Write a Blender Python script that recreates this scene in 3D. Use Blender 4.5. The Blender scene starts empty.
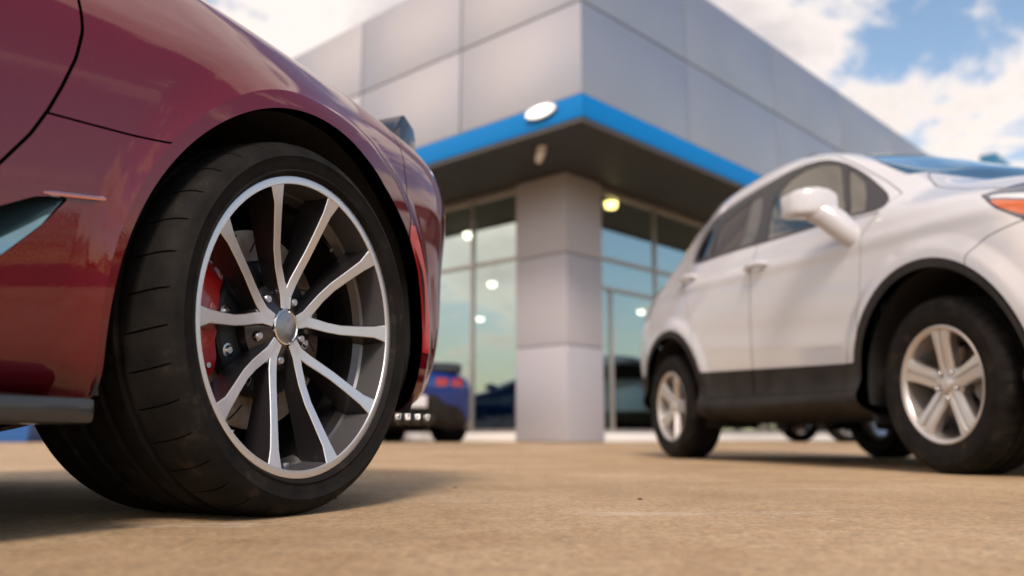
import bpy, bmesh, math, random
import numpy as np
from mathutils import Vector, Matrix
random.seed(7); rng = np.random.default_rng(7)
SC = bpy.context.scene
COL = SC.collection
PI = math.pi

# ------------------------------------------------------------------ objects
def link(o, parent=None):
    COL.objects.link(o)
    if parent is not None: o.parent = parent
    return o
def empty(name, loc=(0,0,0), rz=0.0, parent=None):
    o = bpy.data.objects.new(name, None); o.location = loc; o.rotation_euler = (0,0,rz); o.empty_display_size = .2
    return link(o, parent)
def tag(o, label=None, cat=None, group=None, kind=None):
    if label: o['label'] = label
    if cat: o['category'] = cat
    if group: o['group'] = group
    if kind: o['kind'] = kind
    return o
def mesh_obj(name, V, F, mats, parent=None, N=None, smooth=True, mi=None, auto=None):
    me = bpy.data.meshes.new(name)
    me.from_pydata([tuple(map(float, v)) for v in V], [], [tuple(int(i) for i in f) for f in F])
    if not isinstance(mats, (list, tuple)): mats = [mats]
    for m in mats: me.materials.append(m)
    if mi is not None: me.polygons.foreach_set('material_index', list(mi))
    if smooth:
        me.polygons.foreach_set('use_smooth', [True]*len(me.polygons))
        if N is not None:
            me.normals_split_custom_set_from_vertices([tuple(map(float, n)) for n in N])
        elif auto is not None:
            bm = bmesh.new(); bm.from_mesh(me)
            ca = math.radians(auto)
            for e in bm.edges:
                if len(e.link_faces) == 2 and e.calc_face_angle(0) > ca: e.smooth = False
            bm.to_mesh(me); bm.free()
    me.update()
    return link(bpy.data.objects.new(name, me), parent)
def copy_tree(o, parent=None):
    c = o.copy(); COL.objects.link(c)
    if parent is not None: c.parent = parent
    for ch in list(o.children): copy_tree(ch, c)
    return c
def repaint(o, swap):
    if o.type == 'MESH':
        for s in o.material_slots:
            if s.material in swap:
                m = swap[s.material]; s.link = 'OBJECT'; s.material = m
    for ch in o.children: repaint(ch, swap)

# ------------------------------------------------------------------ mesh builder
class MB:
    def __init__(s): s.V=[]; s.F=[]; s.M=[]
    def add(s, V, F, m=0):
        b=len(s.V); s.V += [tuple(v) for v in V]; s.F += [tuple(b+i for i in f) for f in F]; s.M += [m]*len(F); return s
    def box(s, lo, hi, m=0, bev=0.0, mat=None):
        bm=bmesh.new(); bmesh.ops.create_cube(bm, size=1)
        for v in bm.verts:
            v.co = Vector([lo[i]+(v.co[i]+.5)*(hi[i]-lo[i]) for i in range(3)])
        if bev>0: bmesh.ops.bevel(bm, geom=list(bm.edges), offset=bev, segments=2, affect='EDGES', profile=.6)
        bm.verts.index_update()
        V=[(mat@v.co if mat else v.co)[:] for v in bm.verts]; F=[[v.index for v in f.verts] for f in bm.faces]; bm.free()
        return s.add(V,F,m)
    def lathe(s, prof, n=48, m=0, mat=None, a0=0, a1=2*PI):     # profile (r, y) about the Y axis
        full = abs(a1-a0-2*PI)<1e-6; k=n if full else n+1; V=[]; F=[]
        for j in range(k):
            a=a0+(a1-a0)*j/n; c,q=math.cos(a),math.sin(a)
            for r,y in prof: V.append((r*c,y,r*q))
        P=len(prof)
        for j in range(n):
            j2=(j+1)%k
            for i in range(P-1): F.append((j*P+i, j2*P+i, j2*P+i+1, j*P+i+1))
        if mat: V=[(mat@Vector(v))[:] for v in V]
        return s.add(V,F,m)
    def prism(s, poly, d0, d1, axis=1, m=0, bev=0.0, mat=None):   # 2D outline extruded along an axis
        bm=bmesh.new()
        def P(p,d):
            return Vector((p[0],d,p[1])) if axis==1 else (Vector((p[0],p[1],d)) if axis==2 else Vector((d,p[0],p[1])))
        a=[bm.verts.new(P(p,d0)) for p in poly]; b=[bm.verts.new(P(p,d1)) for p in poly]
        bm.faces.new(a); bm.faces.new(b[::-1]); n=len(poly)
        for i in range(n): bm.faces.new((a[i],b[i],b[(i+1)%n],a[(i+1)%n]))
        bmesh.ops.recalc_face_normals(bm, faces=list(bm.faces))
        if bev>0: bmesh.ops.bevel(bm, geom=list(bm.edges), offset=bev, segments=2, affect='EDGES', profile=.6)
        bm.verts.index_update()
        V=[(mat@v.co if mat else v.co)[:] for v in bm.verts]; F=[[v.index for v in f.verts] for f in bm.faces]; bm.free()
        return s.add(V,F,m)
    def tube(s, pts, r, n=10, m=0, caps=True):
        pts=[Vector(p) for p in pts]; rs=r if isinstance(r,(list,tuple)) else [r]*len(pts); V=[];F=[]
        up=Vector((0,0,1))
        for i,p in enumerate(pts):
            t=(pts[min(i+1,len(pts)-1)]-pts[max(i-1,0)]).normalized()
            a=t.cross(up if abs(t.z)<.95 else Vector((1,0,0))).normalized(); b=t.cross(a)
            for k in range(n):
                q=2*PI*k/n; V.append((p+a*math.cos(q)*rs[i]+b*math.sin(q)*rs[i])[:])
        for i in range(len(pts)-1):
            for k in range(n): F.append((i*n+k,i*n+(k+1)%n,(i+1)*n+(k+1)%n,(i+1)*n+k))
        if caps: F.append(tuple(range(n-1,-1,-1))); F.append(tuple((len(pts)-1)*n+k for k in range(n)))
        return s.add(V,F,m)
    def build(s, name, mats, parent=None, smooth=True, auto=35):
        return mesh_obj(name, s.V, s.F, mats, parent, smooth=smooth, mi=s.M, auto=auto if smooth else None)

# ------------------------------------------------------------------ lofted skins
def bbasis(n, us):
    """clamped uniform cubic B-spline basis, n controls, parameters us in [0, n-3]"""
    kn=np.concatenate([[0]*3, np.arange(n-2), [n-3]*3]).astype(float)
    us=np.clip(np.asarray(us,float),0,n-3-1e-9); B=np.zeros((len(us),len(kn)-1))
    for i in range(len(kn)-1): B[:,i]=(us>=kn[i])&(us<kn[i+1])
    for p in range(1,4):
        nb=np.zeros((len(us),len(kn)-1-p))
        for i in range(nb.shape[1]):
            d1=kn[i+p]-kn[i]; d2=kn[i+p+1]-kn[i+1]
            if d1>0: nb[:,i]+=(us-kn[i])/d1*B[:,i]
            if d2>0: nb[:,i]+=(kn[i+p+1]-us)/d2*B[:,i+1]
        B=nb
    return B
def dense_params(net, axis, cell):
    """parameters spaced so that the cells are about `cell` metres long (cell may be a function of the mean point)"""
    n=net.shape[axis]; us=np.linspace(0,n-3,400); B=bbasis(n,us)
    C=np.einsum('ui,ijk->ujk',B,net) if axis==0 else np.einsum('ui,jik->ujk',B,net)
    seg=np.linalg.norm(np.diff(C,axis=0),axis=2).max(axis=1); mid=C.mean(axis=1)
    if callable(cell): seg=seg/np.array([cell(p) for p in (mid[1:]+mid[:-1])/2])
    else: seg=seg/cell
    acc=np.concatenate([[0],np.cumsum(seg)]); m=int(acc[-1])+1
    return np.interp(np.linspace(0,acc[-1],m+1),acc,us)
def tighten(net,k=.6):
    """pulls the control net so that the skin passes (nearly) through the given points"""
    P=np.asarray(net,float); Q=P.copy()
    def grev(n):
        kn=np.concatenate([[0]*3,np.arange(n-2),[n-3]*3]).astype(float); return np.array([kn[i+1:i+4].mean() for i in range(n)])
    Bu=bbasis(P.shape[0],grev(P.shape[0])); Bv=bbasis(P.shape[1],grev(P.shape[1]))
    for _ in range(3): Q=Q+k*(P-np.einsum('ui,ijk,vj->uvk',Bu,Q,Bv))
    return Q
class Skin:
    def __init__(s,V,N,F): s.V=np.asarray(V,float).reshape(-1,3); s.N=np.asarray(N,float).reshape(-1,3); s.F=F
    def clip(s, fn):
        d=fn(s.V); V=list(s.V); N=list(s.N); F=[]; cache={}; pos=d>0
        def cut(a,b):
            k=(a,b) if a<b else (b,a)
            if k not in cache:
                t=d[a]/(d[a]-d[b]); cache[k]=len(V)
                V.append(s.V[a]+(s.V[b]-s.V[a])*t); q=s.N[a]+(s.N[b]-s.N[a])*t; N.append(q/(np.linalg.norm(q)+1e-12))
            return cache[k]
        for f in s.F:
            c=sum(1 for i in f if pos[i])
            if c==len(f): F.append(f); continue
            if c==0: continue
            g=[]; n=len(f)
            for i in range(n):
                a,b=f[i],f[(i+1)%n]
                if pos[a]: g.append(a)
                if pos[a]!=pos[b]: g.append(cut(a,b))
            if len(g)>2: F.append(tuple(g))
        used=sorted({i for f in F for i in f}); mp={u:i for i,u in enumerate(used)}
        return Skin([V[i] for i in used] or np.zeros((0,3)),[N[i] for i in used] or np.zeros((0,3)),[tuple(mp[i] for i in f) for f in F])
    def split(s, fn, gap=.004):
        return s.clip(lambda V: fn(V)-gap/2), s.clip(lambda V: -fn(V)-gap/2)
    def offset(s,d): return Skin(s.V+s.N*d, s.N, s.F)
    def mirror(s,yc):
        V=s.V.copy(); V[:,1]=2*yc-V[:,1]; N=s.N.copy(); N[:,1]*=-1
        return Skin(V,N,[f[::-1] for f in s.F])
    def plus(s,o):
        b=len(s.V); return Skin(np.r_[s.V,o.V],np.r_[s.N,o.N],s.F+[tuple(i+b for i in f) for f in o.F])
    def both(s,yc): return s.plus(s.mirror(yc))
    def flanged(s, depth=.012, dirv=None, test=None):
        """gives the sheet's free edges a folded-in return"""
        cnt={}
        for f in s.F:
            for i in range(len(f)):
                a,b=f[i],f[(i+1)%len(f)]; k=(min(a,b),max(a,b)); cnt[k]=None if k in cnt else (a,b)
        V=list(s.V); N=list(s.N); F=list(s.F)
        for e in cnt.values():
            if e is None: continue
            a,b=e
            if test is not None and not (test(s.V[a]) and test(s.V[b])): continue
            da=-s.N[a]*depth if dirv is None else np.array(dirv,float); db=-s.N[b]*depth if dirv is None else np.array(dirv,float)
            q=np.cross(s.V[b]-s.V[a],da); l=np.linalg.norm(q)
            if l<1e-12: continue
            q=q/l; i=len(V)
            V += [s.V[a],s.V[b],s.V[b]+db,s.V[a]+da]; N += [q]*4
            F.append((i+1,i,i+3,i+2))
        return Skin(V,[ -n if k>=len(s.N) else n for k,n in enumerate(N)] if False else N,F)
    def build(s,name,mat,parent=None):
        return mesh_obj(name,s.V,s.F,mat,parent,N=s.N)
def loft(net, cu, cv, disp=None):
    net=np.asarray(net,float); us=dense_params(net,0,cu); vs=dense_params(net,1,cv)
    G=np.einsum('ui,ijk,vj->uvk',bbasis(net.shape[0],us),net,bbasis(net.shape[1],vs))
    def normals(G):
        du=np.gradient(G,axis=0); dv=np.gradient(G,axis=1); n=np.cross(dv,du); l=np.linalg.norm(n,axis=2,keepdims=True)
        return n/np.maximum(l,1e-12)
    if disp is not None: G=disp(G,normals(G))
    N=normals(G); a,b=G.shape[:2]; idx=np.arange(a*b).reshape(a,b)
    Fq=np.stack([idx[:-1,:-1],idx[:-1,1:],idx[1:,1:],idx[1:,:-1]],axis=-1).reshape(-1,4)
    return Skin(G.reshape(-1,3),N.reshape(-1,3),[tuple(f) for f in Fq.tolist()])
def poly_sd(P, ax=(0,2)):
    """signed distance (inside positive) to a closed outline, in the plane of two axes"""
    P=np.asarray(P,float)
    def fn(V):
        q=V[:,list(ax)]; n=len(P); d=np.full(len(q),1e9); ins=np.zeros(len(q),bool)
        for i in range(n):
            a,b=P[i],P[(i+1)%n]; e=b-a; w=q-a; t=np.clip((w@e)/max(e@e,1e-12),0,1)
            d=np.minimum(d,np.linalg.norm(w-t[:,None]*e,axis=1))
            with np.errstate(divide='ignore',invalid='ignore'):
                c=((a[1]<=q[:,1])!=(b[1]<=q[:,1]))&(q[:,0]<(b[0]-a[0])*(q[:,1]-a[1])/(b[1]-a[1]+1e-15)+a[0])
            ins^=c
        return np.where(ins,d,-d)
    return fn
def smooth_poly(P,k=2):
    P=[tuple(p) for p in P]
    for _ in range(k):
        Q=[]
        for i in range(len(P)):
            a,b=P[i],P[(i+1)%len(P)]
            Q += [(a[0]*.75+b[0]*.25,a[1]*.75+b[1]*.25),(a[0]*.25+b[0]*.75,a[1]*.25+b[1]*.75)]
        P=Q
    return P
def circ(cx,cz,r): return lambda V: np.hypot(V[:,0]-cx,V[:,2]-cz)-r
# ------------------------------------------------------------------ materials
def mat(name, col=(.5,.5,.5), rough=.5, metal=0, coat=0, coat_rough=.03, spec=.5, emis=None, es=0, trans=0, ior=1.5):
    m=bpy.data.materials.new(name); m.use_nodes=True; b=m.node_tree.nodes['Principled BSDF']
    b.inputs['Base Color'].default_value=(*col,1); b.inputs['Roughness'].default_value=rough; b.inputs['Metallic'].default_value=metal
    b.inputs['Coat Weight'].default_value=coat; b.inputs['Coat Roughness'].default_value=coat_rough; b.inputs['Specular IOR Level'].default_value=spec
    b.inputs['IOR'].default_value=ior; b.inputs['Transmission Weight'].default_value=trans
    if emis: b.inputs['Emission Color'].default_value=(*emis,1); b.inputs['Emission Strength'].default_value=es
    return m
def nd(m,t,**kw):
    n=m.node_tree.nodes.new(t)
    for k,v in kw.items():
        if k in n.inputs.keys(): n.inputs[k].default_value=v
        else: setattr(n,k,v)
    return n
def lk(m,a,b): m.node_tree.links.new(a,b)
def bsdf(m): return m.node_tree.nodes['Principled BSDF']
def obj_coord(m,scale=(1,1,1)):
    t=nd(m,'ShaderNodeTexCoord'); mp=nd(m,'ShaderNodeMapping'); mp.inputs['Scale'].default_value=scale; lk(m,t.outputs['Object'],mp.inputs['Vector']); return mp.outputs['Vector']
def ramp(m,fac,stops):
    r=nd(m,'ShaderNodeValToRGB'); e=r.color_ramp.elements
    while len(e)<len(stops): e.new(.5)
    for k,(p,c) in enumerate(stops): e[k].position=p; e[k].color=(*c,1) if len(c)==3 else c
    lk(m,fac,r.inputs['Fac']); return r.outputs['Color']
def noise(m,vec,scale,detail=4,rough=.55,dist=0):
    n=nd(m,'ShaderNodeTexNoise'); n.inputs['Scale'].default_value=scale; n.inputs['Detail'].default_value=detail; n.inputs['Roughness'].default_value=rough; n.inputs['Distortion'].default_value=dist
    if vec is not None: lk(m,vec,n.inputs['Vector'])
    return n.outputs['Fac']
def bump(m,h,strength=.3,dist=.01,node=None):
    b=nd(m,'ShaderNodeBump'); b.inputs['Strength'].default_value=strength; b.inputs['Distance'].default_value=dist
    lk(m,h,b.inputs['Height']); lk(m,b.outputs['Normal'],(node or bsdf(m)).inputs['Normal']); return b
def mixc(m,fac,a,b,mode='MIX'):
    n=nd(m,'ShaderNodeMix',data_type='RGBA',blend_type=mode); 
    if hasattr(fac,'links'): lk(m,fac,n.inputs[0])
    else: n.inputs[0].default_value=fac
    for k,x in ((6,a),(7,b)):
        if hasattr(x,'links'): lk(m,x,n.inputs[k])
        else: n.inputs[k].default_value=(*x,1)
    return n.outputs[2]
def paint(name,col,metal=.65,rough=.32,flake=True):
    m=mat(name,col,rough,metal,coat=1,coat_rough=.015); bsdf(m).inputs['Coat IOR'].default_value=1.68; bsdf(m).inputs['Specular IOR Level'].default_value=0.0
    v=obj_coord(m)
    if flake:
        f=noise(m,v,900,2,.6); c=ramp(m,f,[(.3,tuple(x*.75 for x in col)),(.7,tuple(min(1,x*1.3) for x in col))]); lk(m,c,bsdf(m).inputs['Base Color'])
    d=noise(m,v,9,5,.65); r=nd(m,'ShaderNodeMapRange'); r.inputs['From Min'].default_value=.35; r.inputs['From Max'].default_value=.75; r.inputs['To Min'].default_value=.004; r.inputs['To Max'].default_value=.022
    lk(m,d,r.inputs['Value']); lk(m,r.outputs['Result'],bsdf(m).inputs['Coat Roughness'])
    o=noise(m,v,260,2,.5); bn=nd(m,'ShaderNodeBump'); bn.inputs['Strength'].default_value=.02; bn.inputs['Distance'].default_value=.002; lk(m,o,bn.inputs['Height']); lk(m,bn.outputs['Normal'],bsdf(m).inputs['Coat Normal'])
    return m
M={}
M['maroon']=paint('maroon_paint',(.10,.0011,.006),.0,.30)
M['blue_paint']=paint('blue_paint',(.002,.025,.16),.1)
M['charcoal_paint']=paint('charcoal_paint',(.02,.022,.025))
M['silver_paint']=paint('silver_paint',(.25,.26,.28),.8)
M['black_paint']=paint('black_paint',(.008,.008,.01),.2)
M['white_paint']=paint('white_paint',(.50,.505,.55),0,.35,flake=False)
M['gloss_black']=mat('gloss_black',(.012,.012,.014),.12,0,coat=.6)
M['black_plastic']=mat('black_plastic',(.028,.027,.027),.65,spec=.14)
v=obj_coord(M['black_plastic']); bump(M['black_plastic'],noise(M['black_plastic'],v,420,3),.25,.002)
lk(M['black_plastic'],ramp(M['black_plastic'],noise(M['black_plastic'],v,6,6),[(.3,(.016,.015,.015)),(.75,(.033,.029,.027))]),bsdf(M['black_plastic']).inputs['Base Color'])
M['dark']=mat('underbody_black',(.012,.011,.011),.85)
# rubber with road dust
m=M['rubber']=mat('tyre_rubber',(.02,.019,.019),.75,spec=.10); v=obj_coord(m)
c=ramp(m,noise(m,v,14,8,.7),[(.36,(.0065,.0062,.0062)),(.58,(.0135,.012,.011)),(.82,(.062,.047,.036))]); lk(m,c,bsdf(m).inputs['Base Color'])
lk(m,ramp(m,noise(m,v,25,6,.6),[(.3,(.6,.6,.6)),(.8,(.85,.85,.85))]),bsdf(m).inputs['Roughness']); bump(m,noise(m,v,180,5,.65),.35,.002)
# machined face, gun-metal pockets, satin silver
m=M['machined']=mat('machined_alloy',(.74,.72,.73),.34,.9,coat=.5); v=obj_coord(m)
lk(m,ramp(m,noise(m,v,160,4),[(.3,(.28,.28,.28)),(.8,(.44,.44,.44))]),bsdf(m).inputs['Roughness'])
m=M['gunmetal']=mat('gunmetal_alloy',(.05,.046,.05),.3,.75,coat=.6,coat_rough=.08)
m=M['silver_alloy']=mat('silver_alloy',(.55,.52,.51),.33,.7,coat=.5)
M['barrel']=mat('wheel_barrel',(.11,.108,.118),.36,.45,coat=.4)
M['chrome']=mat('chrome',(.75,.75,.77),.08,1)
M['steel']=mat('lug_steel',(.45,.44,.45),.25,1)
M['cap']=mat('hub_cap_grey',(.25,.25,.27),.22,.8,coat=.8)
m=M['disc']=mat('brake_disc_iron',(.3,.27,.24),.38,.85); v=obj_coord(m)
lk(m,ramp(m,noise(m,v,22,6,.7),[(.3,(.17,.095,.05)),(.5,(.26,.21,.17)),(.75,(.40,.375,.355))]),bsdf(m).inputs['Base Color'])
M['hat']=mat('disc_hat_dark',(.035,.042,.05),.5,.5)
M['caliper']=mat('caliper_red',(.42,.012,.016),.3,0,coat=.8)
M['caliper_grey']=mat('caliper_grey',(.2,.2,.2),.5,.5)
M['red_lens']=mat('red_lens',(.30,.008,.010),.15,0,coat=1)
M['marker_lens']=mat('marker_red_lens',(.55,.009,.014),.25,0,coat=1)
M['amber_lens']=mat('amber_lens',(.50,.10,.015),.15,0,coat=1)
M['clear_lens']=mat('clear_lens',(.62,.64,.68),.1,.2,coat=1)
M['plate']=mat('plate_white',(.6,.6,.62),.4)
def glass_mat(name,tint,refl,rt,rough=.0):
    m=bpy.data.materials.new(name); m.use_nodes=True; nt=m.node_tree; nt.nodes.clear()
    o=nd(m,'ShaderNodeOutputMaterial'); t=nd(m,'ShaderNodeBsdfTransparent'); t.inputs['Color'].default_value=(*tint,1)
    g=nd(m,'ShaderNodeBsdfGlossy'); g.inputs['Color'].default_value=(*rt,1); g.inputs['Roughness'].default_value=rough
    fr=nd(m,'ShaderNodeFresnel'); fr.inputs['IOR'].default_value=1.5; a=nd(m,'ShaderNodeMath',operation='ADD',use_clamp=True); a.inputs[1].default_value=refl
    lk(m,fr.outputs[0],a.inputs[0]); x=nd(m,'ShaderNodeMixShader'); lk(m,a.outputs[0],x.inputs[0]); lk(m,t.outputs[0],x.inputs[1]); lk(m,g.outputs[0],x.inputs[2]); lk(m,x.outputs[0],o.inputs['Surface'])
    return m
M['car_glass']=glass_mat('tinted_car_glass',(.09,.09,.09),.18,(.85,.95,1))
M['shop_glass']=glass_mat('coated_shop_glass',(.42,.50,.48),.54,(.66,.84,.88))
# ------------------------------------------------------------------ wheels (axle along Y, face towards +Y, hub at the origin)
def tyre_skin(name, parent, prof_out, width, R, nsipe, sipe_w, grooves, flat=None, sip_depth=.006, rim_r=.26):
    """profile from outer bead over the tread to the inner bead; cross slits cut into the tread ribs"""
    prof=list(prof_out); angs=[]; kind=[]
    da=2*PI/nsipe
    for k in range(nsipe):
        a=k*da
        for t,q in ((0,0),(sipe_w,0),(sipe_w*1.15,1),(sipe_w*1.85,1),(sipe_w*2,0)): angs.append(a+t); kind.append(q)
        for j in range(1,4): angs.append(a+sipe_w*2+(da-sipe_w*2)*j/4); kind.append(0)
    V=[];F=[];n=len(angs);P=len(prof)
    for j in range(n):
        for i,(r,y) in enumerate(prof):
            a=angs[j]; sh=0
            rr=r
            if kind[j] and r>R-.012 and not any(abs(y-g)<.012 for g in grooves): rr=r-sip_depth
            if r>R-.03: sh=(y+width/2)*.55*abs(y+width/2)/width       # slits sweep back towards the shoulders
            V.append((rr*math.cos(a+sh),y,rr*math.sin(a+sh)))
    if flat is not None:
        V=[(x*(1+max(0,(flat-z))*1.5),y+ (y+width/2)*max(0,flat-z)*3,max(z,flat)) for x,y,z in V]
    for j in range(n):
        k=(j+1)%n
        for i in range(P-1): F.append((j*P+i,k*P+i,k*P+i+1,j*P+i+1))
    return mesh_obj(name,V,F,M['rubber'],parent,auto=38)
def sports_wheel(parent, loc, flip, R=.3335, W=.335, rotor=True, flat=-.3297, spin=0.0):
    tf=[(.262,-.012),(.268,-.001),(.272,.008),(.275,.0105),(.279,.0085),(.290,.012),(.300,.0135),(.3015,.0150),(.303,.0135),(.311,.0105),(.3195,.003),(.3262,-.007),(.3298,-.018),(.3318,-.03),(.3327,-.055)]
    half=[]
    gs=[-.085,-.135,-W+.135,-W+.085]
    tr=[]
    for g in gs: tr += [(R-.0005,g+.009),(R-.007,g+.006),(R-.007,g-.006),(R-.0005,g-.009)]
    mid=[(R,-.065)]+tr+[(R,-W+.065)]
    inner=[(r,-W-y) for r,y in tf[::-1]]
    prof=tf+mid+inner
    w=MB(); Z=0.0
    # rim: flange, drop centre and barrel steps
    lip=[(.2685,-.010),(.2690,-.002),(.2675,.0006),(.2660,.0012),(.2545,-.0005),(.2535,-.002)]
    w.lathe(lip,144,0)
    w.lathe([(.2535,-.002),(.2528,-.010),(.252,-.020),(.2505,-.055),(.247,-.060)],144,2)
    w.lathe([(.247,-.060),(.236,-.070),(.2345,-.118)],144,1)
    w.lathe([(.2345,-.118),(.240,-.124),(.240,-.20),(.252,-.29),(.266,-.32),(.2685,-.325)],96,1)
    # hub pad
    w.lathe([(.0,-.051),(.036,-.051),(.043,-.055),(.062,-.064),(.080,-.072),(.083,-.10),(.0,-.10)],60,1)
    # ten blades in five pairs
    pts=[(.034,6),(.060,5.2),(.085,11.2),(.112,15.2),(.145,17.3),(.185,17.6),(.225,17.7),(.2575,18.2)]
    dep=[-.048,-.048,-.0455,-.041,-.033,-.021,-.009,-.001]
    wd=[.009,.0105,.0102,.0096,.0094,.0098,.0112,.0180]
    back=[.026,.028,.030,.032,.036,.046,.058,.060]
    for k in range(5):
        for s in (-1,1):
            V=[];F=[]
            for i,(r,an) in enumerate(pts):
                a=math.radians(18+72*k+s*an)+spin
                c=np.array([r*math.cos(a),0,r*math.sin(a)])
                # tangent across the blade
                r2,a2=pts[min(i+1,len(pts)-1)]; r1,a1=pts[max(i-1,0)]
                A2=math.radians(18+72*k+s*a2)+spin; A1=math.radians(18+72*k+s*a1)+spin
                t=np.array([r2*math.cos(A2)-r1*math.cos(A1),0,r2*math.sin(A2)-r1*math.sin(A1)]); t/=np.linalg.norm(t)
                nrm=np.array([-t[2],0,t[0]]); h=wd[i]; y=dep[i]
                ring=[(-h,y-.0012),(-h+.0012,y),(h-.0012,y),(h,y-.0012),(h+.005,y-back[i]),(-h-.005,y-back[i])]
                V += [tuple(c+nrm*q+np.array([0,yy,0])) for q,yy in ring]
            n=6; mi=[]
            for i in range(len(pts)-1):
                for j in range(n):
                    F.append((i*n+j,i*n+(j+1)%n,(i+1)*n+(j+1)%n,(i+1)*n+j)); mi.append(0 if j in (0,1,2) else 1)
            b=len(w.V); w.V+=V; w.F+=[tuple(b+q for q in f) for f in F]; w.M+=mi
        # web between the two blades near the hub
        a=math.radians(18+72*k)+spin
        def P(r,an,y): q=a+math.radians(an); return (r*math.cos(q),y,r*math.sin(q))
        w.add([P(.030,-14,-.0495),P(.030,14,-.0495),P(.066,5.5,-.049),P(.082,0,-.050),P(.066,-5.5,-.049),P(.084,0,-.085),P(.066,8,-.085),P(.066,-8,-.085)],[(0,4,3,2,1),(3,5,6,2),(4,7,5,3)],0)
    # balance weights and valve
    for q in range(3):
        a=math.radians(-95+q*5.0)
        w.box((-.008,-.062,-.004),(.008,-.050,.004),0,.0015,Matrix.Rotation(-a+PI/2,4,'Y')@Matrix.Translation((0,0,-.246)) if False else Matrix.Translation((.2465*math.cos(a),0,.2465*math.sin(a)))@Matrix.Rotation(PI/2-a,4,'Y'))
    w.tube([(.228*math.cos(2.2),-.075,.228*math.sin(2.2)),(.205*math.cos(2.2),-.045,.205*math.sin(2.2))],.004,8,1)
    o=w.build('wheel',[M['machined'],M['gunmetal'],M['barrel']],parent,auto=32)
    o.location=loc; o.rotation_euler=(0,0,PI if flip else 0)
    tyre_skin('tyre',o,prof,W,R,36,.010,gs,flat=flat)
    c=MB(); c.lathe([(0,-.0460),(.020,-.0460),(.0285,-.0475)],40,0); c.lathe([(.0285,-.0475),(.0300,-.0455),(.0325,-.047),(.0335,-.053)],40,1); c.build('hub_cap',[M['cap'],M['chrome']],o)
    for k in range(5):
        a=math.radians(18+36+72*k)+spin; x,z=.060*math.cos(a),.060*math.sin(a); b=MB()
        T=Matrix.Translation((x,0,z))
        b.lathe([(0,-.056),(.006,-.056),(.009,-.059),(.0098,-.062),(.0098,-.076)],12,0,T); b.lathe([(.0098,-.070),(.014,-.072),(.0165,-.079)],16,1,T)
        b.build('lug_nut',[M['steel'],M['gunmetal']],o)
    if rotor:
        d=MB(); d.lathe([(.122,-0.1190),(.183,-0.1190),(.1845,-0.1220),(.1845,-0.1490),(.12,-0.1490)],90,0)
        d.lathe([(.126,-0.1220),(.125,-0.0960),(.120,-0.0900),(.05,-0.0900)],72,1)
        for k in range(36):                                        # curved slots in the friction ring
            a0=k*10
            L=[]
            for t in range(5):
                r=.142+.034*t/4; a=math.radians(a0+t*2.2); L.append((r*math.cos(a),-.1183,r*math.sin(a)))
            if k%2==0: d.tube(L,.0013,5,2)
        for k in range(10):
            a=math.radians(k*36+9); T=Matrix.Translation((.108*math.cos(a),0,.108*math.sin(a)))
            d.lathe([(0,-0.0860),(.006,-0.0860),(.009,-0.0895),(.013,-0.0900)],10,3,T)
        d.build('brake_disc',[M['disc'],M['hat'],M['dark'],M['steel']],o)
        cal=MB(); P=[]
        sgn=-1 if flip else 1
        A=[(-37,.158),(-31,.142),(-22,.137),(-9,.135),(9,.135),(22,.137),(31,.142),(38,.158),(40,.196),(33,.212),(22,.219),(-22,.219),(-33,.212),(-39,.196)]
        poly=[(sgn*r*math.cos(math.radians(a+3)),r*math.sin(math.radians(a+3))) for a,r in A]
        cal.prism(poly,-.117,-.086,1,0,.004)
        poly2=[(sgn*r*math.cos(math.radians(a*.55+3)),r*math.sin(math.radians(a*.55+3))) for a,r in A]
        cal.prism(poly2,-.088,-.080,1,0,.003)
        for aa in (-28,34):
            T=Matrix.Translation((sgn*.168*math.cos(math.radians(aa)),0,.168*math.sin(math.radians(aa)))); cal.lathe([(0,-0.0810),(.005,-0.0810),(.0055,-0.0880)],8,1,T)
        cal.tube([(sgn*.15*math.cos(math.radians(40)),-.097,.15*math.sin(math.radians(40))),(sgn*.155*math.cos(math.radians(52)),-.102,.155*math.sin(math.radians(52)))],.005,8,2)
        cal.build('brake_caliper',[M['caliper'],M['steel'],M['dark']],o)
    return o

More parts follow.
